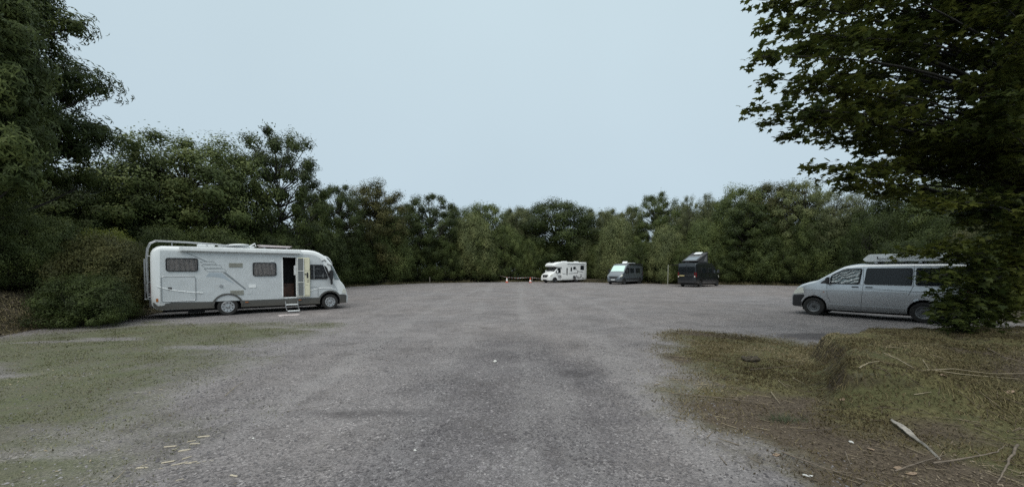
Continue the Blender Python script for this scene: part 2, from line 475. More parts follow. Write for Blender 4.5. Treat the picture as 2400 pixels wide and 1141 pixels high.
ground_me.materials.append(ground_material())
ground_me.polygons.foreach_set("use_smooth", np.ones(len(ground_me.polygons), bool))
ground = link_mesh("ground", ground_me)
tag(ground, "open gravel parking ground with worn turf and mossy edges", None, kind="structure")

# ------------------------------------------------------------------ foliage
def rand_unit(rng, n):
    v = rng.normal(size=(n, 3))
    return v / np.linalg.norm(v, axis=1, keepdims=True)

KITE = np.array([(0, 0, 0), (0.30, 0.42, 0.05), (0, 1, -0.04), (-0.30, 0.42, 0.05)])
LANCE = np.array([(0, 0, 0), (0.17, 0.5, 0.05), (0, 1.05, -0.08), (-0.17, 0.5, 0.05)])
MAPLE = np.array([(0, 0, 0), (0.22, 0.06, 0.0), (0.46, -0.02, -.03), (0.36, 0.24, 0), (0.60, 0.52, -.05), (0.30, 0.50, 0.02), (0.20, 0.62, 0.02),
                  (0, 1.0, -.07), (-0.20, 0.62, 0.02), (-0.30, 0.50, 0.02), (-0.60, 0.52, -.05), (-0.36, 0.24, 0), (-0.46, -0.02, -.03), (-0.22, 0.06, 0)])

def leaves(name, pos, nrm, size, tpl, rng, mat, aim=None, ring=0):
    """one small face per leaf; aim = direction the leaf tip points to; ring: leaflets per whorl"""
    nrm = nrm / np.maximum(1e-6, np.linalg.norm(nrm, axis=1, keepdims=True))
    a = rand_unit(rng, len(pos)) if aim is None else aim + 0.35 * rand_unit(rng, len(pos))
    T = np.cross(a, nrm); T /= np.maximum(1e-6, np.linalg.norm(T, axis=1, keepdims=True))
    Bv = np.cross(nrm, T)
    if ring:
        PP, TT, BB, NN, SS = [], [], [], [], []
        for k in range(ring):
            t = 2 * math.pi * (k + 0.3) / ring
            PP.append(pos); NN.append(nrm + 0.3 * rand_unit(rng, len(pos))); SS.append(size * rng.uniform(0.7, 1.1, len(pos)))
            BB.append(Bv * math.cos(t) + T * math.sin(t) - nrm * 0.35); TT.append(-Bv * math.sin(t) + T * math.cos(t))
        pos = np.concatenate(PP); nrm = np.concatenate(NN); T = np.concatenate(TT); Bv = np.concatenate(BB); size = np.concatenate(SS)
    K = len(tpl)
    V = (pos[:, None, :] + size[:, None, None] * (tpl[None, :, 0:1] * T[:, None, :] + tpl[None, :, 1:2] * Bv[:, None, :] + tpl[None, :, 2:3] * nrm[:, None, :]))
    me = np_mesh(name, V.reshape(-1, 3), np.arange(len(pos) * K), K, [mat])
    return me

def tubes(name, paths, mat, sides=5):
    """paths: list of (points (n,3), radii (n))"""
    V, Fc, off = [], [], 0
    for P, Rr in paths:
        P = np.asarray(P, float); n = len(P)
        tan = np.gradient(P, axis=0); tan /= np.maximum(1e-9, np.linalg.norm(tan, axis=1, keepdims=True))
        ref = np.array([0.0, 0, 1]) if abs(tan[0][2]) < 0.9 else np.array([1.0, 0, 0])
        U = np.cross(tan, ref); U /= np.maximum(1e-9, np.linalg.norm(U, axis=1, keepdims=True)); W = np.cross(tan, U)
        an = np.arange(sides) * 2 * math.pi / sides
        ringp = P[:, None, :] + np.asarray(Rr)[:, None, None] * (np.cos(an)[None, :, None] * U[:, None, :] + np.sin(an)[None, :, None] * W[:, None, :])
        V.append(ringp.reshape(-1, 3))
        i = np.arange(n - 1)[:, None] * sides + np.arange(sides)[None, :]
        j = np.arange(n - 1)[:, None] * sides + (np.arange(sides)[None, :] + 1) % sides
        Fc.append(np.stack([i, j, j + sides, i + sides], -1).reshape(-1) + off)
        # end caps (as squares of the first four corners)
        cap = np.array([0, 1, 2, 3]) + off
        Fc.append(cap[::-1]); Fc.append(cap + (n - 1) * sides)
        off += n * sides
    me = np_mesh(name, np.concatenate(V), np.concatenate(Fc), 4, [mat])
    me.polygons.foreach_set("use_smooth", np.ones(len(me.polygons), bool))
    return me

def bez(a, b, c, n):
    t = np.linspace(0, 1, n)[:, None]
    return (1 - t) ** 2 * a + 2 * t * (1 - t) * b + t * t * c

def spread_clumps(rng, n, Rr, z0, z1, prof, shell=0.4):
    """even, best-candidate placed clump centres filling a crown envelope"""
    pts = []
    for i in range(n):
        best, bd = None, -1
        for k in range(7):
            t = rng.uniform(0, 1) ** 0.9
            an = rng.uniform(0, 2 * math.pi)
            lob = 1 + 0.16 * math.sin(3 * an + 1.3) + 0.12 * math.sin(5 * an + 4 * t)
            rr = Rr * prof(t) * lob * rng.uniform(0, 1) ** shell
            p = np.array([rr * math.cos(an), rr * math.sin(an), z0 + (z1 - z0) * t])
            d = min([np.linalg.norm((p - q) * (1, 1, 1.2)) for q in pts], default=99)
            if d > bd: best, bd = p, d
        pts.append(best)
    return np.array(pts)

def dome(t):
    return math.sqrt(max(0.06, 1 - max(0, (t - 0.30) / 0.72) ** 3.2)) * (0.78 + 0.22 * min(1, t / 0.3))

def column(t):
    return 0.55 + 0.45 * math.sin(math.pi * min(1, t * 0.9 + 0.1)) if t < 0.8 else 0.85 * math.sqrt(max(0.02, 1 - ((t - 0.8) / 0.21) ** 2)) * 0.9

def bushy(t):
    return math.sqrt(max(0.04, 1 - max(0, (t - 0.1) / 0.92) ** 2.6))

def tree_meshes(seed, H, Rr, zb, nclump, per, leaf, prof=dome, crad=(0.17, 0.27), tpl=KITE, ring=0, shell=0.36, flat=0.88, stems=1, tr=0.22, up=0.4):
    rng = np.random.default_rng(seed)
    rc_mean = Rr * sum(crad) / 2
    C = spread_clumps(rng, nclump, Rr - rc_mean * 0.7, zb + rc_mean * 0.4, H - rc_mean * 0.45, prof, shell)
    pos, nrm = [], []
    for c in C:
        rc = Rr * rng.uniform(*crad)
        m = int(per * rng.uniform(0.7, 1.3))
        d = rand_unit(rng, m)
        rad = rc * (rng.uniform(0, 1, m) ** 0.42) * (1 + 0.35 * np.sin(3 * d[:, 0] + 5 * d[:, 1] + c[0]) * np.cos(4 * d[:, 2] + c[1]))
        p = c + d * rad[:, None] * np.array([1, 1, flat])
        pos.append(p)
        out = (c - np.array([0, 0, (zb + H) / 2])); out = out / max(0.1, np.linalg.norm(out))
        nrm.append(0.95 * d + 0.45 * out + np.array([0, 0, up]) + 0.4 * rand_unit(rng, m))
    # stray twig tips beyond the clumps break the outline
    k = int(nclump * per * 0.05)
    ci = rng.integers(0, nclump, k)
    d = rand_unit(rng, k)
    pos.append(C[ci] + d * (Rr * sum(crad) / 2 * rng.uniform(0.9, 1.4, k))[:, None] * np.array([1, 1, 0.8]))
    nrm.append(d + 0.6 * rand_unit(rng, k))
    pos = np.concatenate(pos); nrm = np.concatenate(nrm)
    size = leaf * rng.uniform(0.65, 1.3, len(pos))
    crown = leaves("crown", pos, nrm, size, tpl, rng, LEAF_OAK, ring=ring)
    paths = []
    top = np.array([0.05 * Rr * rng.normal(), 0.05 * Rr * rng.normal(), zb + 0.6 * (H - zb)])
    for s in range(stems):
        b0 = np.array([0, 0, -0.25]) if stems == 1 else np.array([0.16 * Rr * math.cos(s * 2.4), 0.16 * Rr * math.sin(s * 2.4), -0.15])
        t0 = top if stems == 1 else np.array([b0[0] * 3, b0[1] * 3, zb + 0.6 * (H - zb)])
        mid = (b0 + t0) / 2 + np.array([rng.normal(), rng.normal(), 0]) * 0.05 * Rr
        P = bez(b0, mid, t0, 9)
        Rr_ = tr * np.linspace(1, 0.28, 9); Rr_[0] *= 1.5
        paths.append((P, Rr_))
    base_path = paths[0][0]
    for c in C:
        r = math.hypot(c[0], c[1])
        zt = max(zb * 0.75, c[2] - 0.75 * r - 0.3)
        zt = min(zt, top[2] - 0.1)
        k = np.clip(np.searchsorted(base_path[:, 2], zt), 1, 8)
        a = base_path[k] if stems == 1 else paths[rng.integers(0, stems)][0][min(8, k)]
        mid = (a + c) / 2 + np.array([0, 0, -0.10 * r + 0.1 * rng.normal()]) + rng.normal(size=3) * 0.06 * r
        rb = tr * 0.16 + 0.012 * np.linalg.norm(c - a)
        paths.append((bez(a, mid, c, 6), np.linspace(rb, 0.012, 6)))
    trunk = tubes("trunk", paths, BARK)
    return trunk, crown, H, Rr

PROTO = {}
PROTO["oak"] = [tree_meshes(s, 12, 5.0, 2.2, 105, 620, 0.165, crad=(0.15, 0.28), flat=0.74) for s in (1, 2, 3)]
PROTO["open"] = [tree_meshes(s, 12, 4.6, 2.6, 88, 520, 0.16, crad=(0.12, 0.22), shell=0.55, flat=0.72) for s in (11, 12)]
PROTO["tall"] = [tree_meshes(s, 12, 3.6, 1.4, 88, 600, 0.15, prof=column, crad=(0.16, 0.30), flat=0.78) for s in (21, 22)]
PROTO["airy"] = [tree_meshes(s, 12, 3.2, 3.5, 110, 260, 0.12, prof=column, crad=(0.16, 0.26), tr=0.12) for s in (31,)]
PROTO["round"] = [tree_meshes(s, 6, 3.6, 0.2, 105, 720, 0.125, prof=bushy, crad=(0.18, 0.32), stems=4, tr=0.09, shell=0.35) for s in (41, 42, 43)]
PROTO["willow"] = [tree_meshes(s, 6, 3.4, 0.2, 140, 560, 0.115, prof=bushy, crad=(0.13, 0.24), stems=5, tr=0.07, shell=0.4, tpl=LANCE, up=0.1, flat=1.1) for s in (51, 52)]
USED = {}

def plant(kind, px, top, hw, d, mat, label, cat="tree", name="tree", group=None, bark=None, push=True):
    """a tree or bush standing d metres away, as tall and as wide as it looks"""
    lst = PROTO[kind]; i = USED.get(kind, 0); USED[kind] = i + 1
    tm, cm, H0, R0 = lst[i % len(lst)]
    k_out = 0.62 if cat == "bush" else 0.5
    while push and float(poly_sd(np.array([(px - 1200) * d / 900]), np.array([d]), LOT)[0]) < k_out * hw * d / 900 and d < 75: d += 0.4
    x = (px - 1200) * d / 900; z0 = gz1(x, d)
    H = CAM_H + (635 - top) * d / 900 - z0
    s = hw * d / 900 / R0
    root = empty(name, (x, d, z0), random.Random(px * 7 + top).uniform(0, 6.28))
    root.scale = (s, s, H / H0)
    bush = cat in ("bush", "shrub")
    t = link_mesh("stems" if bush else "trunk", tm, None, root)
    c = link_mesh("foliage" if bush else "crown", cm, None, root)
    c.material_slots[0].link = 'OBJECT'; c.material_slots[0].material = mat
    if bark:
        t.material_slots[0].link = 'OBJECT'; t.material_slots[0].material = bark
    tag(root, label, cat, group)
    return root

W = "trees around the parking ground"
TREES = [
    ("oak", 452, 318, 168, 27, LEAF_MID, "broad round oak with yellowish top right behind the long motorhome", "oak_tree"),
    ("oak", 330, 372, 95, 25, LEAF_DEEP, "dark tree between the tall left tree and the round oak", "oak_tree"),
    ("open", 655, 305, 108, 31, LEAF_DEEP, "tall open oak with sky showing through, above the front of the motorhome", "oak_tree"),
    ("open", 545, 360, 70, 33, LEAF_OAK, "oak filling in between the round oak and the tall open oak", "oak_tree"),
    ("open", 795, 430, 66, 36, LEAF_DEEP, "dark gappy tree just right of the tall open oak", "oak_tree"),
    ("tall", 880, 424, 74, 41, LEAF_RUST, "bronze-tinged tree with a pointed top, left of the flat-topped dark oak", "broadleaf_tree"),
    ("open", 1005, 454, 74, 47, LEAF_DEEP, "flat-topped dark oak with sky gaps under its crown", "oak_tree"),
    ("oak", 1135, 478, 68, 60, LEAF_MID, "low green treetop in the dip between two dark oaks", "broadleaf_tree"),
    ("oak", 1205, 488, 50, 66, LEAF_GREY, "small greyish treetop left of the wide far oak", "broadleaf_tree"),
    ("oak", 1302, 471, 106, 66, LEAF_DEEP, "wide dark oak standing behind the white motorhome", "oak_tree"),
    ("tall", 1428, 490, 34, 68, LEAF_GREY, "narrow treetop at the lowest dip of the skyline", "broadleaf_tree"),
    ("oak", 1478, 484, 42, 62, LEAF_GREY, "grey-green treetop leaning on the dark knobbly oak", "broadleaf_tree"),
    ("open", 1535, 450, 58, 55, LEAF_OAK, "knobbly dark oak with a blunt top behind the grey camper van", "oak_tree"),
    ("airy", 1612, 460, 30, 58, LEAF_GREY, "thin wispy birch rising from the wood, left one of the pair", "birch_tree"),
    ("airy", 1655, 455, 32, 59, LEAF_GREY, "thin wispy birch rising from the wood, right one of the pair", "birch_tree"),
    ("oak", 1735, 434, 72, 52, LEAF_MID, "green oak whose crown rises above the black camper van", "oak_tree"),
    ("oak", 1815, 428, 78, 50, LEAF_RUST, "browning oak with the highest crown of the right-hand wood", "oak_tree"),
    ("open", 1882, 424, 70, 46, LEAF_PALE, "pale loose tree on the right skyline beside the browning oak", "broadleaf_tree"),
    ("tall", 1750, 470, 62, 44, LEAF_DEEP, "very dark upright tree in front of the browning oak", "broadleaf_tree"),
    ("airy", 1955, 446, 52, 42, LEAF_GREY, "thin grey tree with sky specks, left of the dark trees by the maple", "broadleaf_tree"),
    ("airy", 2020, 440, 60, 41, LEAF_GREY, "loose grey-green tree half under the overhanging maple branches", "broadleaf_tree"),
    ("oak", 2095, 436, 82, 36, LEAF_DEEP, "dark tree behind the roof box of the silver van", "broadleaf_tree"),
    ("oak", 2215, 420, 95, 31, LEAF_MID, "tree behind the overhanging maple foliage at the back of the silver van", "broadleaf_tree"),
    ("oak", 2340, 400, 110, 26, LEAF_RUST, "brownish tree behind the maple near the right edge", "broadleaf_tree"),
    ("oak", 2480, 330, 120, 22, LEAF_DEEP, "big dark tree at the right edge behind the maple", "broadleaf_tree"),
    ("oak", 935, 476, 62, 58, LEAF_DEEP, "dark treetop between the bronze-tinged tree and the flat-topped oak", "oak_tree"),
    ("oak", 1072, 484, 66, 66, LEAF_OAK, "far low treetop right of the flat-topped dark oak", "broadleaf_tree"),
    ("oak", 1225, 486, 60, 73, LEAF_GREY, "farthest low treetop in the skyline left of the wide dark oak", "broadleaf_tree"),
    ("oak", 1398, 488, 62, 73, LEAF_GREY, "farthest low treetop right of the wide dark oak", "broadleaf_tree"),
    ("oak", 1590, 480, 62, 66, LEAF_GREY, "far treetop showing behind the two thin birches", "broadleaf_tree"),
    ("oak", 1675, 470, 60, 62, LEAF_OAK, "treetop between the right-hand birch and the green oak", "broadleaf_tree"),
    ("oak", 735, 445, 45, 40, LEAF_OAK, "oak half hidden behind the right side of the tall open oak", "oak_tree"),
    ("oak", 215, 400, 110, 23, LEAF_DEEP, "dark oak standing behind the tall left tree", "oak_tree"),
    ("oak", 60, 420, 130, 21, LEAF_OAK, "oak low behind the tall left tree near the left edge", "oak_tree"),
    ("oak", -80, 300, 120, 20, LEAF_DEEP, "dark tree cut off by the left edge", "oak_tree"),
]
for k, px, top, hw, d, mat, lab, nm in TREES:
    plant(k, px, top, hw, d, mat, lab, "tree", nm, W)

BUSHES = [
    ("round", 905, 508, 62, 38, LEAF_MID, "light green young tree right of the motorhome's nose"),
    ("round", 820, 560, 62, 33, LEAF_DEEP, "dark bush directly right of the motorhome's nose"),
    ("round", 745, 520, 70, 29, LEAF_DEEP, "dark bush behind the motorhome's cab"),
    ("round", 640, 545, 78, 25, LEAF_DEEP, "dark bush behind the motorhome's open door"),
    ("round", 510, 535, 85, 24, LEAF_OAK, "bush behind the motorhome's satellite dish"),
    ("round", 400, 530, 78, 22, LEAF_OAK, "bush behind the rear end of the motorhome"),
    ("willow", 960, 575, 55, 42, LEAF_OAK, "low bush between the light young tree and the willow scrub"),
    ("willow", 1030, 560, 55, 46, LEAF_OAK, "dark willow scrub below the flat-topped oak"),
    ("round", 1108, 503, 58, 52, LEAF_PALE, "pale rounded willow, tallest of the scrub in the middle"),
    ("willow", 1180, 530, 62, 53, LEAF_MID, "grey-green willow left of the traffic cones"),
    ("willow", 1120, 580, 60, 49, LEAF_OAK, "dark low willow in front of the pale rounded one"),
    ("willow", 1245, 562, 45, 57, LEAF_MID, "low willow behind the traffic cones"),
    ("round", 1298, 568, 42, 64, LEAF_MID, "low bush behind the overcab of the white motorhome"),
    ("round", 1350, 548, 50, 65, LEAF_PALE, "pale bush behind the rear of the white motorhome"),
    ("willow", 1400, 575, 40, 63, LEAF_MID, "bush in the gap between white motorhome and grey camper van"),
    ("round", 1448, 508, 52, 55, LEAF_PALE, "tall pale bush above the grey camper van"),
    ("willow", 1500, 565, 50, 52, LEAF_OAK, "dark bush above the rear of the grey camper van"),
    ("round", 1560, 530, 52, 50, LEAF_PALE, "pale bush behind the awning post"),
    ("willow", 1600, 570, 48, 47, LEAF_OAK, "bush right behind the raised roof of the black camper van"),
    ("round", 1648, 515, 54, 49, LEAF_MID, "green bush above the bonnet end of the black camper van"),
    ("willow", 1700, 575, 58, 44, LEAF_OAK, "dark bush touching the nose of the black camper van"),
    ("round", 1790, 540, 62, 44, LEAF_OAK, "dense bush below the browning oak"),
    ("willow", 1842, 560, 58, 40, LEAF_OAK, "drooping bush left of the silver van's nose"),
    ("willow", 1905, 500, 68, 38, LEAF_OAK, "tall dense willow above the silver van's windscreen"),
    ("round", 1985, 510, 72, 34, LEAF_OAK, "dense bush above the silver van's cab"),
    ("willow", 2060, 500, 74, 31, LEAF_DEEP, "dark bush above the silver van's roof box"),
    ("round", 2140, 560, 80, 25, LEAF_DEEP, "dark bush beyond the rear half of the silver van"),
    ("willow", 2230, 500, 90, 23, LEAF_DEEP, "dark bush beyond the tail of the silver van"),
    ("round", 2330, 510, 100, 20, LEAF_RUST, "brownish bush beyond the maple trunk"),
    ("willow", 2440, 480, 120, 17, LEAF_DEEP, "dark bush at the right edge beyond the maple"),
    ("round", 250, 538, 72, 18, LEAF_LIME, "small bush with bright yellow-green leaves left of the motorhome's rear"),
    ("round", 285, 560, 70, 15.6, LEAF_RUST, "brown-tinged bush behind the tall rounded brownish one"),
    ("round", 238, 548, 96, 13.5, LEAF_RUST, "tall rounded brownish bush right behind the rear end of the long motorhome"),
    ("round", 110, 510, 95, 14.8, LEAF_OAK, "large olive bush under the tall left tree"),
    ("willow", -10, 470, 120, 13.2, LEAF_OAK, "olive bush at the left edge under the tall tree"),
    ("round", 205, 640, 92, 12.1, LEAF_DEEP, "low dark green shrub at the foot of the earth bank"),
]
for k, px, top, hw, d, mat, lab in BUSHES:
    plant(k, px, top, hw, d, mat, lab, "bush", "bush", "bushes around the parking ground", push=px not in (238, 205))

# the wood behind: one dark mass of foliage that closes the view under the crowns
def wood_mass():
    rng = np.random.default_rng(5)
    pts = []
    P = np.array([(-34, 8), (-30, 20), (-30, 34), (-26, 50), (-16, 66), (4, 74), (20, 72), (34, 62), (46, 52), (44, 34), (34, 20), (28, 10)], float)
    seg = np.linalg.norm(np.diff(P, axis=0), axis=1); cum = np.concatenate([[0], np.cumsum(seg)])
    n = 1500
    s = rng.uniform(0, cum[-1], n)
    k = np.clip(np.searchsorted(cum, s) - 1, 0, len(seg) - 1)
    t = (s - cum[k]) / seg[k]
    q = P[k] * (1 - t[:, None]) + P[k + 1] * t[:, None]
    q = q + rng.normal(size=(n, 2)) * 1.3
    z = gz(q[:, 0], q[:, 1]) + rng.uniform(0, 1, n) * (6.2 + 1.2 * np.sin(s * 0.4))
    C = np.column_stack([q, z])
    per = 75
    d = rand_unit(rng, n * per)
    pos = np.repeat(C, per, 0) + d * (rng.uniform(0, 1, n * per) ** 0.4)[:, None] * 1.5
    nrm = d + np.array([0, 0, 0.6]) + 0.5 * rand_unit(rng, n * per)
    return leaves("wood", pos, nrm, rng.uniform(0.28, 0.6, n * per), KITE, rng, LEAF_DEEP)
wood = link_mesh("wood", wood_mass())
tag(wood, "dark leafy mass of the wood behind the nearer trees", "wood", kind="stuff")

# tall spiky-leaved tree at the left
def left_tree():
    trunk, crown, H0, R0 = tree_meshes(77, 14.6, 3.2, 3.0, 150, 170, 0.20, prof=lambda t: dome(t) * (1.1 - 0.4 * max(0, t - .3)), crad=(0.20, 0.31), tpl=LANCE, ring=5, shell=0.45, flat=0.85, tr=0.30, up=0.25)
    crown.materials.clear(); crown.materials.append(LEAF_CHEST)
    x, y = -20.8, 15.2
    root = empty("chestnut_tree", (x, y, gz1(x, y)), 0.7)
    link_mesh("trunk", trunk, None, root); link_mesh("crown", crown, None, root)
    tag(root, "tallest tree at the left edge with spiky leaf clusters against the sky", "tree", W)
    x, y = -16.6, 11.2
    r2 = empty("chestnut_tree", (x, y, gz1(x, y)), 2.4)
    r2.scale = (0.72, 0.72, 0.86)
    link_mesh("trunk", trunk, None, r2); c2 = link_mesh("crown", crown, None, r2)
    c2.material_slots[0].link = 'OBJECT'; c2.material_slots[0].material = LEAF_OAK
    tag(r2, "lighter green tree cut off by the left edge in front of the tallest one", "tree", W)
left_tree()

# maple overhanging from the right
def maple():
    rng = np.random.default_rng(9)
    base = np.array([13.6, 9.6, gz1(13.6, 9.6)])
    top = base + np.array([-0.5, -0.4, 9.5])
    trunkP = bez(base - (0, 0, 0.3), base + (0.2, 0.2, 4.5), top, 12)
    paths = [(trunkP, 0.30 * np.linspace(1, 0.25, 12))]
    def W3(px, py, d):
        return np.array([(px - 1200) * d / 900, d, CAM_H + (635 - py) * d / 900])
    tips = [(1768, 12, 7.2), (1790, -60, 7.6), (1780, 80, 6.9), (1778, 140, 6.6), (1800, 190, 6.9), (1754, 262, 6.8), (1790, 290, 7.2), (1850, 320, 7.2), (1905, 395, 7.4), (1925, 425, 7.8),
            (1830, 60, 7.6), (1850, 130, 7.4), (1860, 210, 7.5), (1880, 270, 7.6), (1940, 330, 7.8), (1990, 395, 8.0), (1975, 440, 8.2), (2050, 455, 8.4), (2110, 470, 8.0), (2020, 360, 8.2),
            (1900, 20, 8.0), (1920, 100, 7.8), (1930, 180, 8.0), (1960, 250, 8.0),
            (2118, 592, 7.6), (2215, 575, 7.9), (2185, 650, 7.5), (2205, 690, 7.7), (2228, 725, 7.6), (2212, 765, 7.8), (2235, 745, 7.4), (2262, 600, 7.6), (2255, 655, 7.5), (2262, 700, 7.6), (2250, 770, 7.7),
            (2290, 560, 7.8), (2300, 620, 7.6), (2300, 680, 7.8), (2305, 740, 8.0), (2270, 780, 7.9), (2340, 780, 8.2), (2350, 700, 7.9), (2360, 600, 8.1), (2260, 520, 8.2), (2340, 530, 8.0)]
    T = [W3(*t) for t in tips]
    # the bulk of the crown
    n = 0
    while n < 310:
        px = rng.uniform(1840, 2560); py = rng.uniform(-420, 500); d = rng.uniform(6.6, 12.0)
        lim = 1840 if py < 230 else 1840 + (py - 230) * 0.95
        if px < lim + 30 * rng.uniform(0, 2): continue
        T.append(W3(px, py, d)); n += 1
    for _ in range(60):
        T.append(W3(rng.uniform(2255, 2560), rng.uniform(470, 740), rng.uniform(8.3, 9.8)))
    pos, nrm, aim = [], [], []
    for tip in T:
        low = tip[2] < 3.2
        zt = np.clip(tip[2] - 1.2 + rng.normal() * 0.3, base[2] + (1.2 if low else 2.2), top[2] - 0.4)
        k = int(np.clip(np.searchsorted(trunkP[:, 2], zt), 1, 11)); a = trunkP[k]
        dv = tip - a; Ld = np.linalg.norm(dv)
        mid = (a + tip) / 2 + np.array([0, 0, 0.10 * Ld]) + rng.normal(size=3) * 0.1
        n_s = 12
        Pp = bez(a, mid, tip, n_s)
        paths.append((Pp, np.linspace(0.010 + 0.0045 * Ld, 0.004, n_s)))
        # leafy twigs along the outer part of each branch
        outer = min(1.0, 2.3 / Ld)
        for j in range(24):
            t = 1 - outer * rng.uniform(0, 1) ** 1.25
            p = (1 - t) ** 2 * a + 2 * t * (1 - t) * mid + t * t * tip
            dirn = dv / Ld
            side = np.cross(dirn, (0, 0, 1)); side /= max(0.05, np.linalg.norm(side))
            tw = dirn * 0.55 + side * rng.choice([-1, 1]) * rng.uniform(0.3, 1.0) + np.array([0, 0, rng.uniform(-0.28, 0.18)])
            tl = rng.uniform(0.22, 0.62) * (0.45 + 1.0 * (1 - t) / outer)
            e = p + tw * tl
            paths.append((np.array([p, (p + e) / 2 + (0, 0, 0.02), e]), np.array([0.006, 0.004, 0.002])))
            m = rng.integers(8, 13)
            s = rng.uniform(0.15, 1.08, m)
            q = p + tw * tl * s[:, None] + rng.normal(size=(m, 3)) * 0.055
            pos.append(q)
            nrm.append(np.array([0, 0, 1.0]) + 0.42 * rng.normal(size=(m, 3)))
            aim.append(tw / np.linalg.norm(tw) + np.array([0, 0, -0.55]) + 0.5 * rng.normal(size=(m, 3)))
    pos = np.concatenate(pos); nrm = np.concatenate(nrm); aim = np.concatenate(aim)
    crown = leaves("crown", pos, nrm, rng.uniform(0.075, 0.14, len(pos)), MAPLE, rng, LEAF_MAPLE, aim=aim)
    root = empty("maple_tree", tuple(base))
    t = link_mesh("trunk", tubes("trunk", paths, BARK_DEEP), None, root)
    c = link_mesh("crown", crown, None, root)
    for o in (t, c): o.location = -Vector(base)
    tag(root, "large maple overhanging from the right edge with lobed leaves in drooping sprays", "tree", W)
maple()

